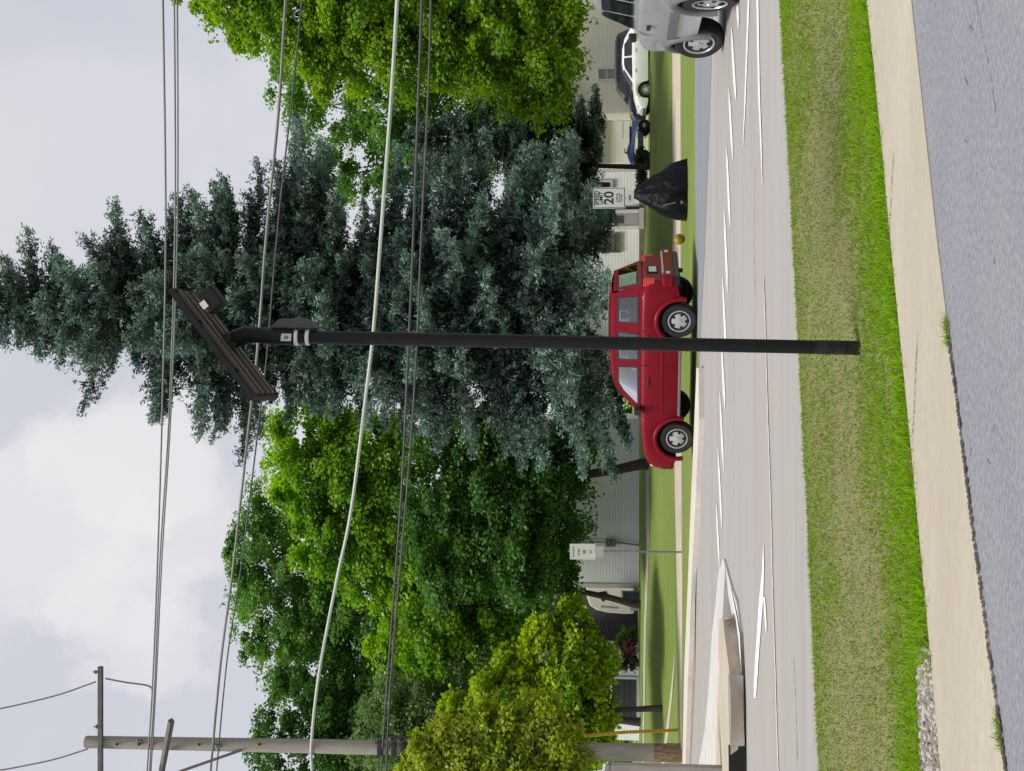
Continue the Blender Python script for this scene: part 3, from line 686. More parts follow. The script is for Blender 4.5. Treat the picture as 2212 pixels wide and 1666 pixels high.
tt.links.new(d_n.outputs[0], mxx.inputs[1]); tt.links.new(t_n.outputs[0], mxx.inputs[2]); tt.links.new(mxx.outputs[0], o_.inputs[0])
g = cloud_mesh('grass', v, n, tint, M_gr, tri=True)
tag(g, 'patchy green and dry tan grass strip between road and pavement', 'grass', kind='stuff')
# soil under the strip
M_soil = mat('soil_thatch', (0.235, 0.22, 0.09), .95, noise=[(1.6, .9, (0.17, 0.24, 0.05)), (9, .7, (0.16, 0.22, 0.045)), (22, .7, (0.16, 0.14, 0.06)), (70, .5, (0.36, 0.31, 0.17))], bump=(60, .8, .03), stretch=(.6, 1.3, 1))
mb = MB(); mb.strip(resample(ext(walk_far, 20), 60), resample(ext(near_edge, 20), 60)); struct('verge', mb, M_soil).location.z = .0095
# tufts along the joint
pj = np.array([tuple(q) for q in resample([G(690,2058),G(900,2085),G(1138,2115),G(1400,2151),G(1666,2189)], 60)])
n = 1500; i = rng.integers(0, 59, n); pp = pj[i] + (pj[i+1] - pj[i]) * rng.random((n, 1)); keep = vnoise(pp, 2.2, 9) > .55; pp = pp[keep] + rng.normal(size=(keep.sum(), 3)) * np.array([.012, .012, 0]); n = len(pp); pp[:, 2] = .03
an = rng.uniform(0, 6.283, n); wv = np.stack([np.cos(an), np.sin(an), 0 * an], 1) * .003; hh = rng.uniform(.012, .035, n)
tip = pp + rng.normal(size=(n, 3)) * np.array([.03, .03, 0]) + np.array([0, 0, 1]) * hh[:, None]
tag(cloud_mesh('grass', np.stack([pp - wv, pp + wv, tip], 1).reshape(-1, 3), n, np.clip(rng.normal(.4, .25, n), 0, 1), M_gr, tri=True), 'thin grass tufts in the joint of the pavement', 'grass', kind='stuff')

# ------------------------------------------------------------------ solar post
PD = 7.72
pb = G(752, 1860)
pt_top = AT(728, 640, PD)
post = empty('solar_post', pb, 0, 'slim black post with a tilted solar panel, standing in the grass strip', 'post')
ax = (pt_top - pb).normalized()
def onp(t): return ax * t
Hp = (pt_top - pb).length
M_post = mat('post_black', (0.009, 0.009, 0.0105), .55, spec=.2, noise=[(5, .6, (0.014, 0.014, 0.016)), (18, .3, (0.018, 0.018, 0.018))])
mb = MB(); mb.tube([onp(-.3), onp(.001)], .047, 20); mb.tube([onp(0), onp(Hp)], .0435, 20); mb.build('pole', M_post, post, smooth_=40)
mb = MB(); mb.lathe([(.0445, 0), (.0455, .02), (.0455, .24), (.0445, .3)], 20, mat=ax.to_track_quat('Z', 'Y').to_matrix().to_4x4()); mb.build('scuffed_sleeve', mat('scuffed_black', (0.012, 0.012, 0.014), .6, spec=.25, noise=(14, .6, (0.05, 0.05, 0.054))), post, smooth_=40)
top0 = onp(Hp)
hd = AT(722, 530, PD) - pb
mb = MB(); mb.tube([top0 + ax * .02, top0 + ax * .12, hd], [.055, .053, .050], 18); mb.build('clamp_collar', M_post, post, smooth_=40)
hd2 = AT(737, 497, PD) - pb
mb = MB(); mb.tube([hd - ax * .02, hd + (hd2 - hd) * .6, hd2], [.056, .06, .045], 16); mb.build('tilt_head', M_post, post, smooth_=40)
# panel: long axis tilted, depth away from us
a0 = AT(851, 578, PD) - pb; a1 = AT(630, 410, PD) - pb
la = (a1 - a0).normalized(); up_n = Vector((-la.z, 0, la.x)).normalized(); dp = Vector((0, 1, 0))
Lp = (a1 - a0).length; cpan = (a0 + a1) / 2 + up_n * .03
FM = Matrix((la, dp, up_n)).transposed()
M_back = mat('panel_backsheet', (0.006, 0.0055, 0.005), .7, spec=.15, noise=(4, .5, (0.009, 0.008, 0.007)))
M_rail = mat('rail_metal', (0.13, 0.11, 0.10), .5)
M_cell = mat('solar_cells', (0.01, 0.014, 0.04), .12, spec=.8)
pw = .50
mb = MB(); mb.box(cpan, (Lp, pw, .012), 0, FM); mb.build('back_sheet', M_back, post)
mb = MB(); mb.box(cpan + up_n * .011, (Lp - .02, pw - .02, .006), 0, FM); mb.build('cell_face', M_cell, post)
mb = MB()
for sy in (-1, 1): mb.box(cpan + dp * sy * (pw / 2 + .009), (Lp + .036, .018, .034), 0, FM)
for sx in (-1, 1): mb.box(cpan + la * sx * (Lp / 2 + .009), (.018, pw, .034), 0, FM)
mb.build('panel_frame', M_post, post)
for off, wd in ((-.185, .022), (-.08, .03), (.05, .022), (.15, .04)):
    mb = MB(); mb.box(cpan + dp * off - up_n * .02, (Lp * .985, wd, .026), 0, FM)
    mb.build('mounting_rail', M_rail, post)
for q in (-.22, .17):
    mb = MB(); mb.box(cpan + la * q - up_n * .014, (.03, pw * .8, .014), 0, FM); mb.build('cross_bracket', M_black, post)
mb = MB(); mb.box(hd2 + (cpan - hd2) * .5, (.10, .10, .12), 0, FM); mb.build('swivel_bracket', M_black, post, bevel=.008)
jb = AT(648, 458, PD - .2) - pb
bx = MB(); bx.box(jb, (.145, .12, .125), 0, FM); jbo = bx.build('battery_box', M_post, post, bevel=.012)
mb = MB(); mb.box(AT(660, 448, PD - .2) - pb + Vector((0, -.064, 0)), (.05, .004, .04), 0, FM); mb.build('label_plate', mat('label_white', (.62, .62, .60), .6, noise=(50, .5, (.45, .45, .44))), jbo)
Mz = ax.to_track_quat('Z', 'Y').to_matrix()
cbp = AT(703, 642, PD) - pb
mb = MB()
prof = [(-.17, 0), (-.11, .055), (.05, .06), (.10, .045), (.13, 0)]
for k, yy in enumerate((-.04, .04)):
    mb.add([Vector((.0 + b, yy, -a)) + cbp - Vector((.015, 0, 0)) for a, b in prof], [tuple(range(5)) if k else tuple(range(5))[::-1]])
n_ = 5; mb.f += [tuple(q) for q in [(i, (i+1) % 5, 5 + (i+1) % 5, 5 + i) for i in range(5)]]; mb.m += [0] * 5
cbo = mb.build('controller_housing', mat('housing_grey', (0.05, 0.05, 0.052), .45, noise=(6, .4, (.07, .07, .07))), post, bevel=.006)
mb = MB(); mb.box(AT(729, 618, PD - .062) - pb, (.05, .004, .066), 0, Mz); mb.build('label_plate', mat('label_white2', (.62, .62, .60), .6, noise=(50, .5, (.45, .45, .44))), post)
mb = MB(); mb.box(AT(729, 618, PD - .0655) - pb, (.02, .003, .026), 0, Mz); mb.build('label_mark', M_ink_faint, post)
for V in (641, 665):
    pc = AT(729.5, V, PD) - pb
    mb = MB(); mb.lathe([(.0485, -.012), (.0515, -.009), (.0515, .009), (.0485, .012)], 20, mat=Matrix.Translation(pc) @ Mz.to_4x4()); mb.build('steel_band', mat('band_pale', (.72, .72, .72), .5), post, smooth_=40)

# ------------------------------------------------------------------ utility pole, wires
UD = 32.0
ub = G(1627, 1472); ub = Vector((ub.x, UD, 0)); ub.x = AT(1627, 1472, UD).x
up = empty('utility_pole', ub, 0, 'tall weathered wooden utility pole with crossarms, base stained rusty brown', 'utility pole')
ut = AT(1603, 186, UD) - ub
mb = MB(); mb.tube([ut * .045, ut * .22, ut * .5, ut], [.232, .217, .195, .165], 16); mb.build('pole', M_wood_pole, up, smooth_=40)
mb = MB(); mb.tube([(0, 0, -.2), (0, 0, .3), ut * .045], [.25, .238, .2325], 16); mb.build('stained_base', M_wood_base, up, smooth_=40)
c1a = AT(1440, 219, UD - .2) - ub; c1b = AT(1800, 215, UD - .2) - ub
mb = MB(); d = (c1b - c1a); mb.box((c1a + c1b) / 2, (d.length, .11, .125), 0, Matrix.Rotation(math.atan2(d.z, d.x), 3, 'Y').transposed() if False else None); mb.build('crossarm', M_arm, up, bevel=.01)
c2a = AT(1557, 370, UD - 1.5) - ub; c2b = AT(1720, 339, UD + 1.6) - ub
mb = MB(); mb.tube([c2a, c2b], .085, 4); mb.build('crossarm', M_arm, up)
mb = MB(); mb.tube([AT(1621, 520, UD - .2) - ub, AT(1666, 391, UD - .3) - ub, AT(1690, 340, UD - .3) - ub], .04, 6); mb.build('brace', M_arm, up)
for y, V in ((1452, 208), (1570, 210), (1600, 300), (1612, 470)):
    mb = MB(); mb.lathe([(.03, -.1), (.055, -.06), (.03, -.03), (.06, .02), (.03, .05), (.02, .1)], 10, mat=Matrix.Translation(AT(y, V, UD - .22) - ub)); mb.build('insulator', M_grey_plastic, up, smooth_=40)
for V in (820, 850, 870):
    mb = MB(); q = AT(1612 + (V - 820) * .1, V, UD - .2) - ub; mb.box(q, (.5, .12, .13)); mb.tube([q + Vector((.1, -.1, .1)), q + Vector((.35, -.15, -.2)), q + Vector((.28, -.15, -.6))], .035, 6); mb.build('cable_clamp', M_black, up, bevel=.01)
for V in (252, 300, 430, 560):
    mb = MB(); mb.tube([AT(1608, V, UD - .17) - ub, AT(1608, V, UD - .26) - ub], .035, 6); mb.build('bolt', M_dark, up)
def wire(name, label, pts, px, m, plane=True, D=None, sub=6):
    P = []
    for y, V in pts:
        if D is None:
            r = ray(y, V); r = r / r.y; Dd = (32 - .45 * 9.6) / (1 + .45 * r.x); P.append(AT(y, V, Dd - .25))
        else: P.append(AT(y, V, D))
    o0 = P[0].copy()
    # smooth spline
    Q = []
    for i in range(len(P) - 1):
        p0, p1, p2, p3 = P[max(0, i-1)], P[i], P[i+1], P[min(len(P)-1, i+2)]
        for k in range(sub):
            u = k / sub
            Q.append(.5 * ((2*p1) + (p2-p0)*u + (2*p0-5*p1+4*p2-p3)*u*u + (3*p1-p0-3*p2+p3)*u**3))
    Q.append(P[-1])
    mb = MB(); mb.tube([q - o0 for q in Q], px * 28 / FPX / 2, 6)
    o = mb.build(name, m, loc=o0, smooth_=60)
    return tag(o, label, 'wire', 'overhead wires along the road')
wire('overhead_wire', 'topmost thin dark wire crossing the sky and the tip of the tall spruce', [(-250,348),(0,352),(500,358),(900,350),(1250,339),(1490,329),(1666,318),(1800,312)], 4.0, M_wire_mid)
wire('overhead_wire', 'thin grey wire just under the topmost one, upper of a close pair', [(-250,373),(0,376.5),(500,378),(900,365),(1200,346),(1480,334),(1666,323),(1800,317)], 3.4, M_wire_mid)
wire('overhead_wire', 'thin grey wire just under the topmost one, lower of a close pair', [(-250,380),(0,383),(500,383),(900,368.5),(1200,350),(1480,337),(1666,326),(1800,320)], 3.4, M_wire_mid)
wire('overhead_wire', 'dark wire running behind the solar panel, upper of two', [(-200,630),(0,617),(250,601),(500,576),(760,556),(890,541),(1230,503),(1430,477),(1666,455),(1800,444)], 6.0, M_wire_mid)
wire('overhead_wire', 'dark thinner wire running behind the solar panel, lower of two', [(-200,668),(0,652),(200,632),(480,601),(760,577),(900,561),(1230,520),(1430,490),(1666,468),(1800,458)], 3.6, M_wire_dark)
wire('overhead_wire', 'thick pale sagging cable crossing the trees below the solar panel', [(-200,868),(0,858),(200,846),(400,831),(700,808),(840,792),(1100,759),(1250,728),(1450,690),(1600,673),(1666,674),(1800,680)], 8.0, M_wire_pale)
wire('overhead_wire', 'dark twisted cable below the thick pale one, upper of two', [(-200,916),(0,911),(200,904),(560,891),(800,880),(1050,868),(1350,846),(1550,831),(1666,823),(1800,815)], 5.5, M_wire_dark)
wire('overhead_wire', 'lowest dark twisted cable strung across the trees', [(-200,937),(0,931),(200,925),(560,908),(740,901),(1000,884),(1300,858),(1500,842),(1666,834),(1800,826)], 5.0, M_wire_dark)
wire('overhead_wire', 'sagging dark wire climbing from the long crossarm into the sky', [(1473,207),(1500,130),(1518,60),(1531,0),(1545,-80)], 4.2, M_wire_mid, D=31.8)
wire('overhead_wire', 'short drop wire from the long crossarm down to the topmost wire', [(1466,228),(1474,270),(1481,318),(1490,329)], 4.4, M_wire_mid, D=31.8)
wire('overhead_wire', 'sagging wire rising from the very top of the utility pole', [(1618,190),(1640,120),(1655,50),(1664,0),(1675,-80)], 4.0, M_wire_mid, D=31.8)
# guy guard
gb = G(1575, 1478); gb = AT(1577, 1452, 34.0)
gg = empty('guy_wire', (gb.x, 34.0, 0), 0, 'yellow guy-wire guard slanting up beside the utility pole', 'guy guard')
mb = MB(); mb.tube([Vector((0, 0, -.05)), AT(1582, 1350, 33.6) - gg.location, AT(1590, 1263, 33.3) - gg.location], .045, 10); mb.build('guard', M_yellow, gg, smooth_=40)
mb = MB(); mb.tube([AT(1590, 1263, 33.3) - gg.location, AT(1612, 500, 32.2) - gg.location], .012, 5); mb.build('cable', M_wire_dark, gg)
# vine on the pole
broadleaf('climbing_vine', 'olive and rusty leafy vine smothering the middle of the utility pole', ML_olive,
          [(1640,910,50,55,0),(1600,980,55,60,0),(1650,1030,70,80,0),(1580,1060,50,60,0),(1610,1130,85,80,0),(1670,1150,70,100,0),(1560,1150,55,60,0),(1630,1210,80,45,0),(1700,1060,70,100,0)],
          (ub.x, UD - .1, 0), UD - .35, .03, 460, 120, leaf=.115, clr=.28, limbs=False, cat='vine', seed=21, depth=.8, hang=.5, trunk_top=AT(1612, 1100, UD - .3))
# near grey post
qb = G(1668, 1592)
gp = empty('wooden_post', qb, 0, 'weathered grey wooden post beside the median island', 'post')
mb = MB(); mb.box((0, 0, .8), (.14, .14, 1.75)); mb.build('shaft', M_wood_pole, gp, bevel=.01)
mb = MB(); mb.lathe([(.1, 1.675), (.09, 1.70), (.02, 1.75)], 4, mat=Matrix.Rotation(R(45), 4, 'Z')); mb.build('cap', M_arm, gp)

# ------------------------------------------------------------------ vehicles
def wheel(parent, x, y, r, wdt, side, rim_m=M_alloy, steer=0, holes=5, rimr=.62):
    Mx = Matrix.Translation((x, y, r)) @ Matrix.Rotation(steer, 4, 'Z') @ Matrix.Rotation(R(-90 if side > 0 else 90), 4, 'X')
    h = wdt / 2
    mb = MB(); mb.lathe([(r * rimr, -h), (r * .9, -h), (r * .985, -h * .72), (r, -h * .4), (r, h * .4), (r * .985, h * .72), (r * .9, h), (r * .7, h * 1.02), (r * rimr, h * .86)], 32, mat=Mx)
    o = mb.build('wheel', M_rubber, parent, smooth_=40)
    mb = MB(); rr = r * rimr
    mb.lathe([(rr, h * .5), (rr * 1.02, h * .98), (rr * .93, h * 1.0), (rr * .88, h * .80), (rr * .45, h * .94), (rr * .2, h * .98), (rr * .18, h * 1.08), (.001, h * 1.08)], 30, mat=Mx)
    for k in range(holes):
        a = 2 * math.pi * k / holes + .3; c = Vector((math.cos(a), math.sin(a), 0)) * rr * .62
        n = 10; u = Vector((math.cos(a), math.sin(a), 0)); v_ = Vector((-math.sin(a), math.cos(a), 0))
        pts = [Mx @ (c + u * math.cos(2*math.pi*q/n) * rr * .135 + v_ * math.sin(2*math.pi*q/n) * rr * .125 + Vector((0, 0, h * 1.0))) for q in range(n)]
        pts2 = [Mx @ (c + u * math.cos(2*math.pi*q/n) * rr * .135 + v_ * math.sin(2*math.pi*q/n) * rr * .125 + Vector((0, 0, h * .7))) for q in range(n)]
        mb.add(pts + pts2, [tuple(range(n))] + [(q, (q+1) % n, n + (q+1) % n, n + q) for q in range(n)], 1)
    mb.build('rim', [rim_m, M_dark], o, smooth_=35)
    return o
def interp(x, tab):
    return float(np.interp(x, [a for a, b in tab], [b for a, b in tab]))
class Car:
    def __init__(s, name, label, cat, loc, rz, paint, wb, fo, ro, wid, belt, rocker, wr, arch, ht, green, roof_half, belt_half, open_cabin=None):
        s.root = empty(name, loc, rz, label, cat); s.paint = paint; s.hw = wid / 2
        s.wb, s.belt, s.green = wb, belt, green; s.xf = wb/2 + fo; s.xr = -wb/2 - ro; s.wr = wr; s.arch = arch
        s.roof_half, s.belt_half = roof_half, belt_half
        # lower body loft
        xs = sorted(set([round(q, 3) for q in np.linspace(s.xr, s.xf, 60)] + [round(c + arch * math.cos(a), 3) for c in (-wb/2, wb/2) for a in np.linspace(0, math.pi, 15)]))
        rings = []; ends = lambda x: max(0.0, 1 - (min(x - s.xr, s.xf - x) / .42))
        s.endf = ends
        for x in xs:
            zb = rocker
            for c in (-wb/2, wb/2):
                if abs(x - c) < arch: zb = max(zb, wr * .96 + math.sqrt(arch**2 - (x - c)**2))
            e_ = ends(x); zb = max(zb, rocker + .10 * e_ ** 2)
            zt = interp(x, belt) - .05 * e_ ** 3
            hwx = s.hw * (1 - .13 * e_ ** 2.2)
            zb = min(zb, zt - .06)
            ring = []
            lv = [0, .18, .36, .52, .68, .82, .92, .975, 1.0]; ins = [.03, .012, .004, 0, .002, .012, .03, .06, .13]
            for q, i_ in zip(lv, ins): ring.append((x, -(hwx - i_), zb + (zt - zb) * q))
            ring.append((x, -hwx * .45, zt + .022)); ring.append((x, 0, zt + .03)); ring.append((x, hwx * .45, zt + .022))
            for q, i_ in list(zip(lv, ins))[::-1]: ring.append((x, hwx - i_, zb + (zt - zb) * q))
            rings.append(ring)
        n = len(rings[0]); mb = MB(); vs_ = [p for r_ in rings for p in r_]; fs = []; ms = []
        for i in range(len(rings) - 1):
            for k in range(n):
                k2 = (k + 1) % n; fs.append((i*n+k, (i+1)*n+k, (i+1)*n+k2, i*n+k2)); ms.append(1 if k2 == 0 else 0)
        fs.append(tuple(range(n))); ms.append(0); fs.append(tuple((len(rings)-1)*n + k for k in range(n))[::-1]); ms.append(0)
        mb.add(vs_, fs); mb.m = ms
        s.body = mb.build('body', [paint, M_dark], s.root, smooth_=38)
        # greenhouse
        gx = np.linspace(green[0][0], green[-1][0], 40); rings = []
        for x in gx:
            zt = interp(x, green); zb = interp(x, belt) - .03; zt = max(zt, zb + .01); f = (zt - zb) / max(.01, ht - zb)
            h1 = belt_half; h2 = belt_half + (roof_half - belt_half) * f
            rings.append([(x, -h1, zb), (x, -(h1 + (h2 - h1) * .5), (zb + zt) / 2), (x, -h2, zt - .05 * f), (x, -h2 + .07, zt - .005), (x, -h2 * .5, zt + .018 * f), (x, 0, zt + .024 * f), (x, h2 * .5, zt + .018 * f), (x, h2 - .07, zt - .005), (x, h2, zt - .05 * f), (x, (h1 + (h2 - h1) * .5), (zb + zt) / 2), (x, h1, zb)])
        n = 11; mb = MB(); fs = [(i*n+k, (i+1)*n+k, (i+1)*n+k+1, i*n+k+1) for i in range(39) for k in range(n - 1) if open_cabin is None or (2 <= k <= 7 and open_cabin[0] <= gx[i] <= open_cabin[1])]
        if open_cabin is None: fs += [tuple(range(n)), tuple(39*n + k for k in range(n))[::-1]]
        mb.add([p for r_ in rings for p in r_], fs); mb.build('cabin', paint, s.root, smooth_=38)
        s.ht = ht
        mb = MB(); mb.box(((s.xf + s.xr) / 2, 0, (rocker + .62) / 2), (s.xf - s.xr - .5, s.hw * 1.25, .62 - rocker + .1)); mb.build('underbody', M_dark, s.root)
    def yside(s, x, z):
        zb = interp(x, s.belt) - .03; zt = s.ht; return s.belt_half + (s.roof_half - s.belt_half) * (z - zb) / (zt - zb)
    def side_panel(s, pts, name='pillar'):
        for sg in (-1, 1):
            o1 = [Vector((x, sg * s.yside(x, z), z)) for x, z in pts]; o2 = [Vector((p.x, p.y - sg * .05, p.z)) for p in o1]; n = len(pts)
            mb = MB(); mb.add(o1 + o2, [tuple(range(n)), tuple(range(n, 2 * n))[::-1]] + [(i, (i+1) % n, n + (i+1) % n, n + i) for i in range(n)])
            mb.build(name, s.paint, s.root)
    def open_window(s, pts, m, name='side_window'):
        for sg in (-1, 1):
            n = len(pts); o1 = [Vector((x, sg * (s.yside(x, z) + .004), z)) for x, z in pts]
            cx = sum(p.x for p in o1) / n; cz = sum(p.z for p in o1) / n
            g_ = [Vector((cx + (p.x - cx) * .90, sg * (s.yside(p.x, cz + (p.z - cz) * .86) + .002), cz + (p.z - cz) * .86)) for p in o1]
            fr = MB(); fr.add(o1 + g_, [(i, (i+1) % n, n + (i+1) % n, n + i) for i in range(n)]); f = fr.build(name, M_black, s.root)
            mb = MB(); mb.add([p - Vector((0, sg * .006, 0)) for p in g_], [tuple(range(n))]); mb.build('pane', m, f)
    def side_glass(s, pts, m=M_glass, name='side_window', off=.012, both=True):
        for sg in ((-1, 1) if both else (1,)):
            o1 = [Vector((x, sg * (s.yside(x, z) + off), z)) for x, z in pts]; n = len(pts)
            cx = sum(p.x for p in o1) / n; cz = sum(p.z for p in o1) / n
            g_ = [Vector((cx + (p.x - cx) * .90, p.y + sg * .004, cz + (p.z - cz) * .84)) for p in o1]
            fr = MB(); fr.add(o1, [tuple(range(n))]); f = fr.build(name, M_black, s.root)
            mb = MB(); mb.add(g_, [tuple(range(n))]); mb.build('pane', m, f)
    def quad(s, name, pts, m, parent=None):
        mb = MB(); mb.add([Vector(p) for p in pts], [tuple(range(len(pts)))]); return mb.build(name, m, parent or s.root)
    def flare(s, m, w_=.05, prot=.03):
        for sg in (-1, 1):
            for c in (-s.wb/2, s.wb/2):
                pts = [(c + (s.arch + .012) * math.cos(a), sg * (s.hw - .012 - .13 * s.hw * s.endf(c + s.arch * math.cos(a)) ** 2.2), s.wr * .96 + (s.arch + .012) * math.sin(a)) for a in np.linspace(-.25, math.pi + .25, 18)]
                mb = MB(); mb.tube(pts, w_, 8); mb.build('fender_flare', m, s.root, smooth_=50)
# --- red vehicle
rw, fw_ = G(686, 1507), G(948, 1500)
hd_ = (fw_ - rw); ang = math.atan2(hd_.y, hd_.x); mid_ = (rw + fw_) / 2
nside = Vector((-hd_.y, hd_.x, 0)).normalized(); nside = nside if nside.y > 0 else -nside
cpos = mid_ + nside * .80; cpos.z = 0.008
suv = Car('red_suv', 'dark red boxy four-wheel drive parked at the kerb behind the black post', 'suv', cpos, ang, M_red, 2.67, .76, .86, 1.82,
          [(-2.3, 1.06), (-1.9, 1.13), (0.75, 1.13), (.95, 1.13), (1.7, 1.06), (1.95, 1.00), (2.12, .88)], .36, .365, .47, 1.76,
          [(-2.08, 1.16), (-1.98, 1.45), (-1.88, 1.71), (-1.6, 1.755), (-.5, 1.765), (.0, 1.74), (.22, 1.66), (.42, 1.50), (.84, 1.14)], .66, .82, open_cabin=(-1.88, .24))
suv.flare(M_red, .052)
for x in (-1.335, 1.335):
    for sg in (-1, 1): wheel(suv.root, x, sg * .79, .365, .225, sg)
M_clear = bpy.data.materials.new('window_glass'); M_clear.use_nodes = True
_t = M_clear.node_tree; _t.nodes.clear()
_o = _t.nodes.new('ShaderNodeOutputMaterial'); _a = _t.nodes.new('ShaderNodeBsdfTransparent'); _a.inputs[0].default_value = (.80, .90, .87, 1)
_g = _t.nodes.new('ShaderNodeBsdfGlossy'); _g.inputs['Roughness'].default_value = .02; _f = _t.nodes.new('ShaderNodeFresnel'); _f.inputs[0].default_value = 2.15; _m = _t.nodes.new('ShaderNodeMixShader')
_t.links.new(_f.outputs[0], _m.inputs[0]); _t.links.new(_a.outputs[0], _m.inputs[1]); _t.links.new(_g.outputs[0], _m.inputs[2]); _t.links.new(_m.outputs[0], _o.inputs[0])
suv.open_window([(-1.86, 1.19), (-1.24, 1.19), (-1.24, 1.62), (-1.80, 1.62)], M_clear)
suv.open_window([(-1.03, 1.18), (-.42, 1.18), (-.40, 1.62), (-1.05, 1.62)], M_clear)
suv.open_window([(-.30, 1.18), (.62, 1.17), (.30, 1.50), (.10, 1.62), (-.28, 1.62)], M_clear)
suv.side_panel([(-1.80, 1.62), (.10, 1.62), (.20, 1.67), (.05, 1.70), (-1.6, 1.715), (-1.86, 1.69)], 'roof_side')
suv.side_panel([(-2.08, 1.08), (.82, 1.08), (.80, 1.14), (.62, 1.17), (-.30, 1.18), (-1.24, 1.185), (-1.86, 1.19), (-2.06, 1.19)], 'belt_panel')
suv.side_panel([(-2.06, 1.19), (-1.86, 1.19), (-1.80, 1.62), (-1.86, 1.69), (-1.97, 1.45)])
suv.side_panel([(-1.24, 1.185), (-1.03, 1.18), (-1.05, 1.62), (-1.24, 1.62)])
suv.side_panel([(-.42, 1.18), (-.30, 1.18), (-.28, 1.62), (-.40, 1.62)])
suv.side_panel([(.62, 1.17), (.80, 1.14), (.42, 1.50), (.20, 1.67), (.10, 1.62), (.30, 1.50)])
suv.quad('windscreen', [(.80, -.76, 1.15), (.80, .76, 1.15), (.23, .62, 1.66), (.23, -.62, 1.66)], M_clear)
o1 = [Vector(q) for q in ((-2.075, -.80, 1.12), (-2.075, .80, 1.12), (-1.90, .64, 1.70), (-1.90, -.64, 1.70))]; o2 = [Vector(q) for q in ((-2.058, -.60, 1.21), (-2.058, .60, 1.21), (-1.945, .52, 1.60), (-1.945, -.52, 1.60))]
mb = MB(); mb.add(o1 + o2, [(i, (i+1) % 4, 4 + (i+1) % 4, 4 + i) for i in range(4)]); rg = mb.build('rear_window', M_red, suv.root)
mb = MB(); mb.add(o2, [(0, 3, 2, 1)]); mb.build('pane', M_clear, rg)
M_trimint = mat('cabin_grey', (.06, .06, .062), .9)
mb = MB(); mb.box((-.62, 0, 1.165), (2.75, 1.50, .02)); mb.build('cabin_floor', M_trimint, suv.root)
mb = MB(); mb.box((.62, 0, 1.19), (.36, 1.3, .06)); mb.build('dashboard', M_trimint, suv.root, bevel=.02)
for x in (-.42, -1.25):
    for sg in (-1, 1):
        mb = MB(); mb.box((x, sg * .36, 1.27), (.14, .46, .24)); mb.box((x - .02, sg * .36, 1.48), (.09, .24, .15)); mb.tube([(x - .01, sg * .36, 1.38), (x - .015, sg * .36, 1.42)], .03, 6); mb.build('seat', M_trimint, suv.root, bevel=.03)
mb = MB(); mb.box((-2.19, 0, .60), (.24, 1.80, .25)); mb.build('rear_bumper', M_red, suv.root, bevel=.05)
mb = MB(); mb.box((-2.30, 0, .70), (.06, 1.3, .04)); mb.build('bumper_strip', M_chrome, suv.root, bevel=.01)
mb = MB(); mb.box((-2.17, 0, .43), (.2, 1.66, .14)); mb.build('lower_bumper', M_black, suv.root, bevel=.03)
mb = MB(); mb.box((2.06, 0, .56), (.2, 1.55, .30)); mb.build('front_bumper', M_red, suv.root, bevel=.06)
for sg in (-1, 1):
    mb = MB(); mb.box((-2.13, sg * .76, .98), (.16, .13, .24)); mb.build('tail_light', M_lamp_red, suv.root, bevel=.02)
    mb = MB(); mb.box((-2.312, sg * .68, .60), (.02, .12, .08)); mb.build('reflector', M_lamp_clear, suv.root, bevel=.008)
    mb = MB(); mb.lathe([(.10, 0), (.10, .03), (.06, .045)], 18, mat=Matrix.Translation((2.09, sg * .58, .82)) @ Matrix.Rotation(R(90), 4, 'Y')); mb.build('headlight', M_lamp_clear, suv.root, smooth_=40)
    mb = MB(); mb.box((2.0, sg * .74, .80), (.12, .09, .09)); mb.build('indicator', M_lamp_amber, suv.root, bevel=.015)
    mb = MB(); mb.box((.66, sg * .95, 1.2), (.12, .2, .15)); mb.tube([(.62, sg * .83, 1.16), (.64, sg * .92, 1.18)], .03, 6); mb.build('mirror', M_black, suv.root, bevel=.03)
    for x in (-.95, .02):
        mb = MB(); mb.box((x, sg * .912, .98), (.20, .03, .035)); mb.build('door_handle', M_black, suv.root, bevel=.01)
    mb = MB(); mb.box((0, sg * .906, .70), (1.55, .02, .055)); mb.build('side_moulding', M_red, suv.root, bevel=.008)
    mb = MB(); mb.box((0, sg * .86, .335), (1.72, .09, .06)); mb.build('side_sill', M_grey_plastic, suv.root, bevel=.015)
    mb = MB(); mb.tube([(-1.65, sg * .52, 1.77), (-1.6, sg * .52, 1.80), (-.3, sg * .52, 1.81), (-.2, sg * .52, 1.77)], .016, 6); mb.build('roof_rail', M_black, suv.root, smooth_=50)
for x in (-1.12, -.36, .72):
    for sg in (-1, 1):
        mb = MB(); mb.box((x, sg * .901, .78), (.010, .012, .68)); mb.build('door_seam', M_dark, suv.root)
mb = MB(); mb.box((-2.195, .18, .90), (.03, .42, .22)); mb.build('plate_recess', M_dark, suv.root)
mb = MB(); mb.box((-2.213, .18, .90), (.012, .31, .155)); mb.build('number_plate', M_sign, suv.root)

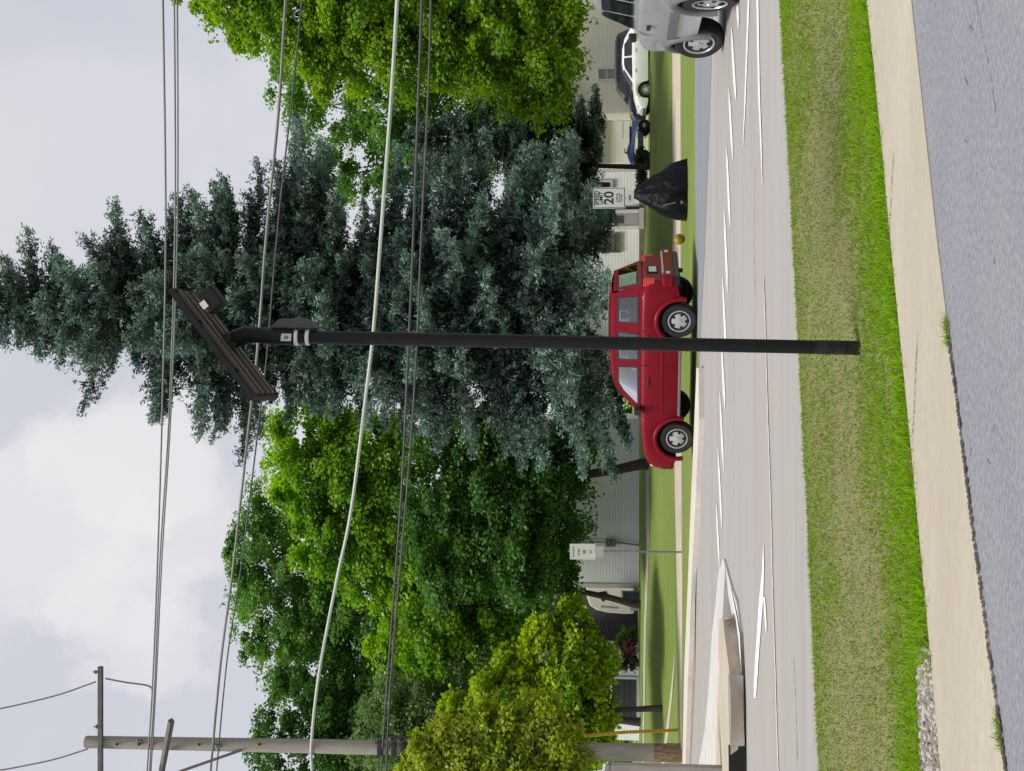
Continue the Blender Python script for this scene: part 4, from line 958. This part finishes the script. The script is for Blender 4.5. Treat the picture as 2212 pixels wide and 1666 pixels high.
# --- silver vehicle leaving to the side road
f_c = G(95, 1565); r_c = G(6, 1597)
hd_ = (f_c - r_c); ang2 = math.atan2(hd_.y, hd_.x); wb2 = hd_.length
ns = Vector((hd_.y, -hd_.x, 0)).normalized()
c2 = (f_c + r_c) / 2 + ns * .76 + Vector((.12, 0, 0)); c2.z = .010
tr = Car('silver_suv', 'silver four-wheel drive with grey wheel-arch flares turning its front wheels', 'suv', c2, ang2, M_silver, wb2, .72, .75, 1.76,
         [(-2.1, 1.22), (-1.8, 1.29), (0.7, 1.29), (1.25, 1.25), (1.75, 1.16), (2.0, 1.0)], .42, .37, .48, 1.90,
         [(-1.95, 1.3), (-1.82, 1.83), (-1.5, 1.9), (-.2, 1.91), (.12, 1.84), (.62, 1.28)], .66, .80)
tr.flare(M_grey_plastic, .06)
for x in (-wb2/2, wb2/2):
    for sg in (-1, 1): wheel(tr.root, x, sg * .78, .37, .24, sg, steer=(R(24) if x > 0 else 0), holes=5)
tr.side_glass([(-1.75, 1.36), (-1.0, 1.36), (-1.0, 1.79), (-1.7, 1.79)], M_dglass)
tr.side_glass([(-.9, 1.36), (-.28, 1.36), (-.28, 1.79), (-.9, 1.79)], M_dglass)
tr.side_glass([(-.18, 1.36), (.44, 1.35), (.12, 1.72), (.0, 1.79), (-.18, 1.79)], M_dglass)
tr.quad('windscreen', [(.60, -.74, 1.33), (.60, .74, 1.33), (.15, .60, 1.845), (.15, -.60, 1.845)], M_dglass)
for sg in (-1, 1):
    mb = MB(); mb.box((0, sg * .885, .80), (1.5, .03, .14)); mb.build('side_moulding', M_grey_plastic, tr.root, bevel=.01)
    mb = MB(); mb.box((.46, sg * .92, 1.36), (.08, .13, .12)); mb.build('mirror', M_black, tr.root, bevel=.03)
    for x in (.02,):
        mb = MB(); mb.box((x, sg * .892, 1.14), (.2, .03, .06)); mb.build('door_handle', M_black, tr.root, bevel=.01)
    mb = MB(); mb.box((-1.96, sg * .7, 1.0), (.08, .16, .32)); mb.build('tail_light', M_lamp_red, tr.root, bevel=.02)
    mb = MB(); mb.box((wb2/2 + .66, sg * .62, .95), (.08, .24, .16)); mb.build('headlight', M_lamp_clear, tr.root, bevel=.02)
mb = MB(); mb.box((wb2/2 + .68, 0, .62), (.2, 1.68, .2)); mb.build('front_bumper', M_grey_plastic, tr.root, bevel=.05)
mb = MB(); mb.box((-wb2/2 - .72, 0, .62), (.2, 1.66, .2)); mb.build('rear_bumper', M_grey_plastic, tr.root, bevel=.05)
tr.quad('rear_window', [(-1.93, -.62, 1.40), (-1.93, .62, 1.40), (-1.85, .56, 1.76), (-1.85, -.56, 1.76)][::-1], M_dglass)

# --- white saloon and navy vehicle by the cream house
wc = AT(142, 1400, 58.0); wz = terrain(wc.x, 58.0)
wcar = Car('white_saloon', 'white saloon car parked in front of the cream house', 'car', (wc.x, 58.0, wz), R(180), M_white_paint, 2.65, .85, .95, 1.74,
           [(-2.3, .95), (-1.7, .98), (.75, .93), (1.5, .86), (2.0, .72), (2.2, .6)], .22, .32, .39, 1.42,
           [(-1.75, .96), (-1.2, 1.30), (-.7, 1.41), (-.1, 1.42), (.25, 1.36), (1.0, .93)], .56, .74)
for x in (-1.325, 1.325):
    for sg in (-1, 1): wheel(wcar.root, x, sg * .74, .32, .2, sg)
wcar.side_glass([(-1.35, .98), (-.30, .98), (-.30, 1.33), (-.85, 1.33)], M_dglass)
wcar.side_glass([(-.22, .98), (.78, .96), (.25, 1.30), (.05, 1.34), (-.22, 1.34)], M_dglass)
wcar.quad('windscreen', [(.97, -.66, .97), (.97, .66, .97), (.30, .50, 1.372), (.30, -.50, 1.372)], M_dglass)
wcar.quad('rear_window', [(-1.70, -.64, .99), (-1.70, .64, .99), (-1.22, .52, 1.325), (-1.22, -.52, 1.325)][::-1], M_dglass)
for sg in (-1, 1):
    mb = MB(); mb.box((2.02, sg * .62, .66), (.16, .3, .12)); mb.build('headlight', M_lamp_clear, wcar.root, bevel=.03)
    mb = MB(); mb.box((-2.22, sg * .62, .8), (.1, .3, .14)); mb.build('tail_light', M_lamp_red, wcar.root, bevel=.03)
    for x in (-.5, .45):
        mb = MB(); mb.box((x, sg * .875, .80), (.18, .02, .03)); mb.build('door_handle', M_chrome, wcar.root)
mb = MB(); mb.box((2.14, 0, .40), (.14, 1.4, .12)); mb.build('front_bumper', M_black, wcar.root, bevel=.03)
nc = AT(168, 1400, 62.0); nz_ = terrain(nc.x, 62.0)
ncar = Car('navy_suv', 'dark navy vehicle parked behind the white saloon', 'car', (nc.x, 62.0, nz_), R(180), M_navy, 2.8, .9, 1.0, 1.86,
           [(-2.4, 1.05), (-1.9, 1.1), (1.0, 1.1), (1.9, 1.02), (2.3, .8)], .3, .37, .46, 1.80,
           [(-2.25, 1.12), (-2.05, 1.7), (-1.7, 1.79), (.1, 1.80), (.45, 1.72), (1.25, 1.1)], .66, .82)
for x in (-1.4, 1.4):
    for sg in (-1, 1): wheel(ncar.root, x, sg * .8, .37, .23, sg)
ncar.side_glass([(-1.9, 1.16), (-1.0, 1.16), (-1.0, 1.66), (-1.85, 1.66)], M_dglass)
ncar.side_glass([(-.9, 1.16), (.0, 1.16), (.0, 1.68), (-.9, 1.68)], M_dglass)
ncar.side_glass([(.08, 1.16), (1.0, 1.14), (.5, 1.55), (.3, 1.68), (.08, 1.68)], M_dglass)
ncar.quad('windscreen', [(1.22, -.74, 1.14), (1.22, .74, 1.14), (.5, .6, 1.715), (.5, -.6, 1.715)], M_dglass)

# --- blue quad bike
qc = AT(309, 1395, 49.0); qz = terrain(qc.x, 49.0) - .12
qb_ = empty('quad_bike', (qc.x, 49.0, terrain(qc.x, 49.0)), R(180), 'blue quad bike with fat black tyres parked by the shorter spruce', 'quad bike')
M_qblue = mat('quad_blue', (0.10, 0.24, 0.62), .3, coat=.6, noise=(4, .5, (.18, .10, .45)))
for x in (-.6, .6):
    for sg in (-1, 1): wheel(qb_, x, sg * .42, .24, .22, sg, holes=4, rimr=.4)
mb = MB(); mb.add([(-.85,-.2,.5),(-.3,-.24,.62),(.35,-.24,.66),(.9,-.3,.55),(.75,-.2,.78),(.35,-.12,.92),(-.2,-.12,.74),(-.8,-.18,.70)] + [(-.85,.2,.5),(-.3,.24,.62),(.35,.24,.66),(.9,.3,.55),(.75,.2,.78),(.35,.12,.92),(-.2,.12,.74),(-.8,.18,.70)],
    [tuple(range(8)), tuple(range(8, 16))[::-1]] + [(i, (i+1) % 8, 8 + (i+1) % 8, 8 + i) for i in range(8)]); mb.build('body', M_qblue, qb_, bevel=.03)
for x in (-.6, .6):
    for sg in (-1, 1):
        pts = [(x + .33 * math.cos(a), sg * .42, .25 + .33 * math.sin(a)) for a in np.linspace(.3, 2.8, 9)]
        mb = MB(); mb.strip([Vector(p) + Vector((0, -.14, 0)) for p in pts], [Vector(p) + Vector((0, .14, 0)) for p in pts]); mb.build('fender', M_qblue, qb_)
mb = MB(); mb.box((-.3, 0, .78), (.7, .3, .10)); mb.build('seat', M_black, qb_, bevel=.03)
mb = MB(); mb.tube([(.42, 0, .88), (.36, 0, 1.0)], .025, 6); mb.tube([(.3, -.36, 1.02), (.38, -.1, 1.0), (.38, .1, 1.0), (.3, .36, 1.02)], .02, 6); mb.build('handlebar', M_black, qb_)
mb = MB(); mb.box((0, 0, .38), (1.1, .3, .22)); mb.build('frame', M_steel, qb_, bevel=.02)

# ------------------------------------------------------------------ black covered object
bc = G(413, 1485); KD = bc.y + .35
kb = empty('covered_object', (bc.x, KD, 0), 0, 'black wrinkled tarpaulin cover over a bulky object by the road', 'covered object')
kz = KD / FPX
secs = [(1484, 350, 476), (1474, 352, 475), (1462, 355, 474), (1448, 358, 470), (1436, 366, 466), (1424, 374, 460), (1412, 379, 452), (1402, 386, 446), (1392, 393, 440), (1382, 399, 435), (1374, 405, 430), (1370, 412, 424)]
vv = []; nn = 72
for i, (V, ya, yb) in enumerate(secs):
    z_ = AT(400, V, KD).z; z_ = max(z_, 0.0) if i else 0.0
    hx_ = (yb - ya) / 2 * kz; cx_ = AT((ya + yb) / 2, V, KD).x - bc.x
    for k in range(nn):
        a = 2 * math.pi * k / nn
        f = 1 + (.09 * abs(math.sin(3.5 * a + i * .25)) + .07 * abs(math.sin(6 * a - i * .2 + 1)) + .05 * math.sin(11 * a + i * .4) - .09) * (1 - i / 14)
        sq = (abs(math.cos(a)) ** 3 + abs(math.sin(a)) ** 3) ** (-1 / 3)
        vv.append((cx_ + hx_ * math.cos(a) * (f if abs(math.cos(a)) < .9 else 1) * min(sq, 1.12), hx_ * .8 * math.sin(a) * f * sq, z_ + .008 * math.sin(7 * a + 2 * i)))
fs = [(i*nn+k, i*nn+(k+1) % nn, (i+1)*nn+(k+1) % nn, (i+1)*nn+k) for i in range(len(secs)-1) for k in range(nn)] + [tuple((len(secs)-1)*nn + k for k in range(nn))]
mb = MB(); mb.add(vv, fs); mb.build('cover', mat('black_tarpaulin', (0.004, 0.004, 0.0055), .42, spec=.13, noise=(3, .5, (.007, .007, .011)), bump=(4, 1.0, .10), stretch=(1, 1, .5)), kb, smooth_=60)
mb = MB(); mb.tube([(-.36, -.52, .58), (-.33, -.545, .45), (-.30, -.56, .28)], .014, 6); mb.build('strap', M_steel, kb)
mb = MB(); mb.box((-.30, -.60, .14), (.07, .03, .06)); mb.build('buckle', M_steel, kb, bevel=.01)
# yellow ball
yb_ = G(517, 1479)
mb = MB(); prof = [(.135 * math.sin(a), -.135 * math.cos(a)) for a in np.linspace(.02, 3.12, 14)]
mb.lathe(prof, 22)
tag(mb.build('ball', mat('mustard_ball', (0.33, 0.20, 0.012), .5, noise=(4, .5, (.26, .15, .01))), loc=(yb_.x, yb_.y, .133), smooth_=80), 'round mustard yellow ball lying behind the red vehicle', 'ball')

# ------------------------------------------------------------------ signs
def text_mesh(txt, size, m, parent, loc, rot, name='lettering'):
    c = bpy.data.curves.new(name, 'FONT'); c.body = txt; c.size = size; c.align_x = 'CENTER'; c.align_y = 'CENTER'; c.extrude = .0015; c.offset = size * .022
    o = bpy.data.objects.new(name, c); COL.objects.link(o); bpy.context.view_layer.update()
    me = bpy.data.meshes.new_from_object(o); bpy.data.objects.remove(o); me.materials.clear(); me.materials.append(m)
    q = bpy.data.objects.new(name, me); COL.objects.link(q); q.parent = parent; q.location = loc; q.rotation_euler = rot
    return q
SDs = 30.5
s0 = AT(428, 1316, SDs)
sg_ = empty('speed_sign', (s0.x, SDs, 0), R(0), 'white speed limit sign reading 20 behind the black cover', 'road sign')
sw, sh = .52, .80; zc = s0.z
mb = MB(); mb.tube([(0, .05, -.1), (0, .05, zc + sh / 2 + .03)], .03, 8); mb.build('post', M_steel, sg_, smooth_=40)
mb = MB(); mb.box((0, 0, zc), (sw, .006, sh)); pn = mb.build('panel', M_sign, sg_, bevel=.002)
mb = MB()
for sx in (-1, 1): mb.box((sx * (sw/2 - .022), -.0045, zc), (.012, .003, sh - .044))
for sz in (-1, 1): mb.box((0, -.0045, zc + sz * (sh/2 - .022)), (sw - .032, .003, .012))
mb.build('border', M_ink, pn)
text_mesh('SPEED', .135, M_ink, pn, (0, -.0045, zc + .31), (R(90), 0, 0)); text_mesh('LIMIT', .135, M_ink, pn, (0, -.0045, zc + .20), (R(90), 0, 0))
text_mesh('20', .33, M_ink, pn, (0, -.0045, zc + .0), (R(90), 0, 0))
mb = MB()
for r_, row in enumerate(((.03, .07, .05), (.06, .04, .07), (.05, .08))):
    x = -sum(row) * .75
    for q in row: mb.box((x + q * .75, -.0045, zc - .19 - r_ * .055), (q * 1.2, .003, .03)); x += q * 1.5
mb.build('worn_small_print', M_ink_faint, pn)
mb = MB(); mb.box((0, 0, zc - sh/2 - .11), (sw * .72, .006, .19)); pl_ = mb.build('lower_plate', M_sign, sg_, bevel=.002)
mb = MB(); mb.box((0, -.0045, zc - sh/2 - .11), (.14, .003, .05)); mb.build('worn_small_print', M_ink_faint, pl_)
# faded sign on the other side
LDs = 31.5
s1 = AT(1192, 1257, LDs); sb1 = G(1193, 1475)
sg2 = empty('road_sign', (s1.x, LDs, 0), R(-24), 'faded grey-white road sign on a thin post in front of the white-sided house', 'road sign')
mb = MB(); mb.tube([(0, .04, -.1), (0, .04, s1.z + .36)], .025, 8); mb.build('post', M_steel, sg2, smooth_=40)
mb = MB(); mb.box((0, 0, s1.z - .02), (.47, .006, .66)); pn2 = mb.build('panel', M_sign_old, sg2, bevel=.002)
mb = MB()
for dz, row, hgt in ((.22, (.07, .04, .09, .05), .035), (.08, (.06, .1), .045), (-.06, (.10,), .08), (-.22, (.04, .04), .05)):
    x = -(sum(row) * 1.35) / 2
    for q in row: mb.box((x + q * .65, -.0045, s1.z + dz), (q * 1.05, .003, hgt)); x += q * 1.35
mb.build('worn_lettering', M_ink_faint, pn2)
mb = MB(); mb.box((0, 0, s1.z - .46), (.34, .006, .2)); mb.build('lower_plate', mat('plate_grey', (.33, .35, .33), .7, noise=(5, .5, (.26, .28, .27))), sg2, bevel=.002)

# ------------------------------------------------------------------ houses
M_sid_w = siding_mat('white_siding', (0.86, 0.87, 0.885), .12, .75)
M_sid_c = siding_mat('cream_siding', (0.74, 0.69, 0.62), .14, .8)
M_sid_g = siding_mat('pale_siding', (0.84, 0.845, 0.83), .13, .8)
def wall_box(mb, x0, x1, y0, y1, z0, z1): mb.box(((x0+x1)/2, (y0+y1)/2, (z0+z1)/2), (x1-x0, y1-y0, z1-z0))
def gable_house(name, label, y_l, y_r, D, depth, eave, ridge, m, axis='x', gz=None, cat='house'):
    a, b = AT(y_l, 1380, D), AT(y_r, 1380, D); x0, x1 = a.x, b.x; cx = (x0 + x1) / 2
    z0 = terrain(cx, D) if gz is None else gz
    root = empty(name, (cx, D, z0), 0, label, cat); hw = (x1 - x0) / 2
    mb = MB(); wall_box(mb, -hw, hw, 0, depth, -.3, eave)
    if axis == 'y':  # gable end facing the street
        mb.add([(-hw, 0, eave), (hw, 0, eave), (0, 0, ridge), (-hw, depth, eave), (hw, depth, eave), (0, depth, ridge)], [(0, 1, 2), (5, 4, 3)])
    else:
        mb.add([(-hw, 0, eave), (-hw, depth, eave), (-hw, depth/2, ridge), (hw, 0, eave), (hw, depth, eave), (hw, depth/2, ridge)], [(0, 2, 1), (3, 4, 5)])
    mb.build('wall', m, root)
    ov = .3; mb = MB(); t = .12
    if axis == 'y':
        sl_ = (ridge - eave) / hw
        for sg in (-1, 1):
            e0 = (sg * (hw + ov), eave - ov * sl_); 
            P_ = [Vector((e0[0], -ov, e0[1])), Vector((0, -ov, ridge)), Vector((0, depth + ov, ridge)), Vector((e0[0], depth + ov, e0[1]))]
            P_ = [p + Vector((0, 0, .02)) for p in P_]; U_ = [p + Vector((0, 0, t)) for p in P_]
            mb.add(P_ + U_, [(0,3,2,1),(4,5,6,7),(0,1,5,4),(1,2,6,5),(2,3,7,6),(3,0,4,7)])
    else:
        sl_ = (ridge - eave) / (depth / 2)
        for y0, sg in ((-ov, -1), (depth + ov, 1)):
            P_ = [Vector((-hw - ov, y0, eave - ov * sl_)), Vector((hw + ov, y0, eave - ov * sl_)), Vector((hw + ov, depth/2, ridge)), Vector((-hw - ov, depth/2, ridge))]
            P_ = [p + Vector((0, 0, .02)) for p in P_]; U_ = [p + Vector((0, 0, t)) for p in P_]
            mb.add(P_ + U_, [(0,3,2,1),(4,5,6,7),(0,1,5,4),(1,2,6,5),(2,3,7,6),(3,0,4,7)])
    mb.build('roof', M_roof, root)
    return root, hw
def hx(root, y): return AT(y, 1380, root.location.y).x - root.location.x
def hz(root, V): return AT(833, V, root.location.y).z - root.location.z
def trim(root, y0, y1, V0, V1, m, name='trim', off=.02, th=.04, parent=None):
    x0, x1 = sorted((hx(root, y0), hx(root, y1))); z1, z0 = hz(root, V0), hz(root, V1)
    mb = MB(); mb.box(((x0+x1)/2, -off - th/2 + .02, (z0+z1)/2), (x1-x0, th, z1-z0)); return mb.build(name, m, parent or root)
def window(root, y0, y1, V0, V1, cols=2, rows=2, gl=M_dglass, fr=M_trim, fw=.07):
    x0, x1 = sorted((hx(root, y0), hx(root, y1))); z1, z0 = hz(root, V0), hz(root, V1)
    mb = MB()
    for x in (x0, x1): mb.box((x, -.03, (z0+z1)/2), (fw, .08, z1-z0+fw))
    for z in (z0, z1): mb.box(((x0+x1)/2, -.03, z), (x1-x0-fw, .08, fw))
    for c in range(1, cols): mb.box((x0+(x1-x0)*c/cols, -.02, (z0+z1)/2), (.035, .05, z1-z0-fw))
    for r_ in range(1, rows): mb.box(((x0+x1)/2, -.021, z0+(z1-z0)*r_/rows), (x1-x0-fw, .046, .035))
    f = mb.build('window', fr, root)
    mb = MB(); mb.box(((x0+x1)/2, -.005, (z0+z1)/2), (x1-x0, .02, z1-z0)); mb.build('pane', gl, f)
    return f
M_fr_dark = mat('dark_frame', (.12, .12, .115), .6)
M_blind = mat('blind_glass', (.20, .20, .17), .25, noise=(9, .6, (.12, .12, .1)))
# white-sided house
h1, _ = gable_house('white_house', 'white-sided house with an electric meter, beside the big maple trunk', 1267, 905, 50, 9, 4.6, 6.8, M_sid_w)
trim(h1, 1271, 1262, 1180, 1382, M_trim, 'corner_board'); trim(h1, 1262, 906, 1381, 1386, M_fnd, 'foundation')
mt = trim(h1, 1181, 1165, 1308, 1330, M_steel, 'electric_meter', .02, .14)
mb = MB(); q = Vector((hx(h1, 1171), -.17, hz(h1, 1316))); mb.lathe([(.09, 0), (.09, .05), (.06, .08)], 16, mat=Matrix.Translation(q) @ Matrix.Rotation(R(90), 4, 'X')); mb.build('dial', M_dglass, mt, smooth_=40)
mb = MB(); mb.tube([(hx(h1, 1172), -.07, hz(h1, 1330)), (hx(h1, 1178), -.07, hz(h1, 1383))], .035, 8); mb.build('conduit', M_steel, h1, smooth_=40)
mb = MB(); mb.tube([(hx(h1, 1172), -.07, hz(h1, 1308)), (hx(h1, 1172), -.07, hz(h1, 1180))], .03, 8); mb.build('conduit', M_steel, h1, smooth_=40)
# centre house with the storm door
h2, _ = gable_house('pale_house', 'pale-sided house with a grey storm door behind the speed limit sign', 790, 364, 50.5, 8, 3.6, 5.6, M_sid_g)
trim(h2, 372, 364, 1200, 1381, M_trim, 'corner_board'); trim(h2, 790, 364, 1380.5, 1392, M_fnd, 'foundation')
window(h2, 544, 505, 1284, 1337, 4, 5, M_blind, M_fr_dark)
window(h2, 406, 391, 1275, 1321, 1, 2, M_dglass, M_trim)
dr = trim(h2, 486, 463, 1275, 1380, mat('storm_door_grey', (.36, .37, .37), .5), 'door', .03, .05)
trim(h2, 483, 466, 1328, 1347, M_dglass, 'door_window', .06, .03, dr); trim(h2, 483, 466, 1282, 1323, M_dglass, 'door_window', .06, .03, dr)
trim(h2, 461, 453, 1270, 1380, M_trim, 'door_casing', .03, .06); trim(h2, 452, 447.5, 1270, 1381, M_black, 'downpipe', .05, .08)
trim(h2, 496, 488, 1290, 1380, M_trim, 'door_casing', .03, .06)
trim(h2, 496, 455, 1381, 1390, M_curb, 'door_step', .25, .5)
# cream house behind the parked cars
h5, hw5 = gable_house('cream_house', 'cream house with a white sloping roof edge behind the parked cars', 243, -125, 67, 10, 4.35, 7.6, M_sid_c, 'y')
window(h5, 171, 147, 1292, 1330, 1, 2, mat('grey_blind', (.22, .25, .27), .2), M_trim)
mb = MB(); sl5 = (7.6 - 4.35) / hw5
for sg in (-1, 1):
    a = Vector((sg * (hw5 + .3), -.36, 4.35 - .3 * sl5)); b = Vector((0, -.36, 7.6)); d = Vector((0, 0, .22))
    mb.add([a - d * .4, b - d * .4, b + d * .9, a + d * .9] + [p + Vector((0, .06, 0)) for p in (a - d * .4, b - d * .4, b + d * .9, a + d * .9)], [(0,1,2,3),(0,4,5,1),(3,2,6,7),(0,3,7,4)])
mb.build('rake_board', M_trim, h5)
h5b, _ = gable_house('cream_garage', 'small cream garage with a white panel door next to the cream house', 352, 250, 69, 7, 2.9, 4.6, M_sid_c, 'x')
gd = trim(h5b, 300, 262, 1330, 1392, M_trim, 'garage_door', .02, .05)
for k in range(1, 4): trim(h5b, 299, 263, 1330 + k * 15.5, 1331 + k * 15.5, M_steel, 'panel_seam', .05, .02, gd)
# white garage with charcoal door
h4, _ = gable_house('white_garage', 'white garage with a wide charcoal door behind the lime tree', 1600, 1441, 50, 7, 2.5, 4.4, M_sid_w, 'x')
gd = trim(h4, 1551, 1467, 1322, 1374, mat('charcoal_door', (.028, .030, .042), .5, noise=(3, .4, (.035, .036, .045))), 'garage_door', .02, .04)
for k in range(1, 4): trim(h4, 1550, 1468, 1322 + k * 13, 1322.7 + k * 13, M_dark, 'panel_seam', .045, .02, gd)
trim(h4, 1467, 1463, 1318, 1376, M_trim, 'door_casing', .03, .06); trim(h4, 1555, 1551, 1318, 1376, M_trim, 'door_casing', .03, .06)
drape('driveway', [(1455,1376.5),(1505,1376.5),(1560,1376.5)], [(1455,1388),(1505,1388),(1560,1387.5)], mat('drive_grey', (.33, .34, .31), .95), .015)
# closed carport block, inner shade put into the wall colour, pale gable
h3, _ = gable_house('shade_dark_carport', 'closed carport block under a pale grey gable, inner shade put into the wall colour', 1432, 1272, 55, 6, 3.0, 5.0, M_shade_siding, 'y')
h3['label'] = 'outbuilding with shade put into its dark wall colour and a pale gable patch beside the white-sided house'
mb = MB(); mb.add([(hx(h3, 1316), -.03, hz(h3, 1252)), (hx(h3, 1285), -.03, hz(h3, 1238)), (hx(h3, 1283), -.03, hz(h3, 1200)), (hx(h3, 1298), -.03, hz(h3, 1196)), (hx(h3, 1314), -.03, hz(h3, 1225))], [(0, 1, 2, 3, 4)]); mb.build('gable_panel', M_sid_w, h3)
# tan trailer, condenser and white box
td = 52.0; t0 = AT(1300, 1380, td)
tl = empty('camper_trailer', (t0.x, td, terrain(t0.x, td)), 0, 'small tan round-ended camper trailer beside the white-sided house', 'camper')
k_ = td / FPX
prof = [(-26, 0), (-27, 20), (-25, 55), (-20, 80), (-10, 95), (6, 101), (30, 103), (30, 0)]
prof = [(a * k_, .18 + b * k_) for a, b in prof]
mb = MB(); n_ = len(prof)
mb.add([(a, 0, b) for a, b in prof] + [(a, 2.0, b) for a, b in prof], [tuple(range(n_)), tuple(range(n_, 2*n_))[::-1]] + [(i, n_ + i, n_ + (i+1) % n_, (i+1) % n_) for i in range(n_)])
mb.build('body', M_tan, tl, bevel=.05)
mb = MB(); mb.add([(-2 * k_, -.012, .18 + 66 * k_), (18 * k_, -.012, .18 + 84 * k_), (22 * k_, -.012, .18 + 60 * k_), (14 * k_, -.012, .18 + 56 * k_)], [(0, 3, 2, 1)]); mb.build('window', M_dglass, tl)
mb = MB()
for q in range(8): mb.box(((-14 + q * .3) * k_, -.012, .18 + (38 + q * 4.6) * k_), (3 * k_, .02, 2.6 * k_))
mb.build('vent', M_ink_faint, tl)
mb = MB(); mb.lathe([(.2, -.08), (.22, -.05), (.22, .05), (.2, .08)], 18, mat=Matrix.Translation((.1, .1, .22)) @ Matrix.Rotation(R(90), 4, 'X')); mb.build('wheel', M_rubber, tl, smooth_=40)
ac0 = AT(1283, 1374, 50.4)
ac = empty('air_conditioner', (ac0.x, 49.6, terrain(ac0.x, 49.6)), 0, 'dark grey condenser box with a pale lid at the house corner', 'air conditioner')
mb = MB(); mb.box((0, 0, .33), (.44, .5, .66)); mb.build('casing', mat('condenser_grey', (.05, .055, .07), .5, noise=(20, .5, (.08, .085, .10))), ac, bevel=.02)
mb = MB(); mb.box((0, 0, .70), (.5, .56, .07)); mb.build('lid', M_trim, ac, bevel=.015)
wb0 = AT(1308, 1365, 49.6)
wbx = empty('storage_bin', (wb0.x, 49.6, terrain(wb0.x, 49.6)), 0, 'small white box standing next to the dark condenser', 'bin')
mb = MB(); mb.box((0, 0, .16), (.36, .36, .30)); mb.build('body', M_trim, wbx, bevel=.02)
mb = MB(); mb.box((0, 0, .33), (.42, .42, .05)); mb.build('lid', M_trim, wbx, bevel=.012)
# shrubs
def shrub(name, label, y, V, D, hw, hh, m, seed, cat='shrub', nl=40):
    p = AT(y, V, D); b = (p.x, D, terrain(p.x, D)); 
    return broadleaf(name, label, m, [(y, V, hw, hh, 0), (y + hw * .5, V + hh * .2, hw * .6, hh * .7, .1), (y - hw * .5, V + hh * .25, hw * .6, hh * .7, -.1)], b, D, .02, nl, 60, leaf=.1, clr=.17, limbs=False, cat=cat, seed=seed, depth=1.0)
shrub('flowering_shrub', 'pink flowering shrub by the dark outbuilding', 1404, 1358, 49.5, 8, 9, leaf_mat('pink_bloom', (.22, .05, .06), (.45, .16, .17), .3), 31)
shrub('brown_shrub', 'dull brown-green shrub next to the white garage', 1428, 1355, 49.5, 14, 22, leaf_mat('brown_leaf', (.06, .055, .03), (.16, .15, .08), .3), 32)
shrub('low_shrub', 'low dark shrub at the corner of the pale house', 392, 1384, 48.5, 26, 10, ML_shrub, 33)
shrub('low_shrub', 'low dark shrub below the blue quad bike', 345, 1384, 48, 20, 12, ML_shrub, 34)
shrub('garden_shrub', 'mid green shrub between the camper trailer and white garage', 1385, 1350, 50, 20, 22, ML_back, 35)
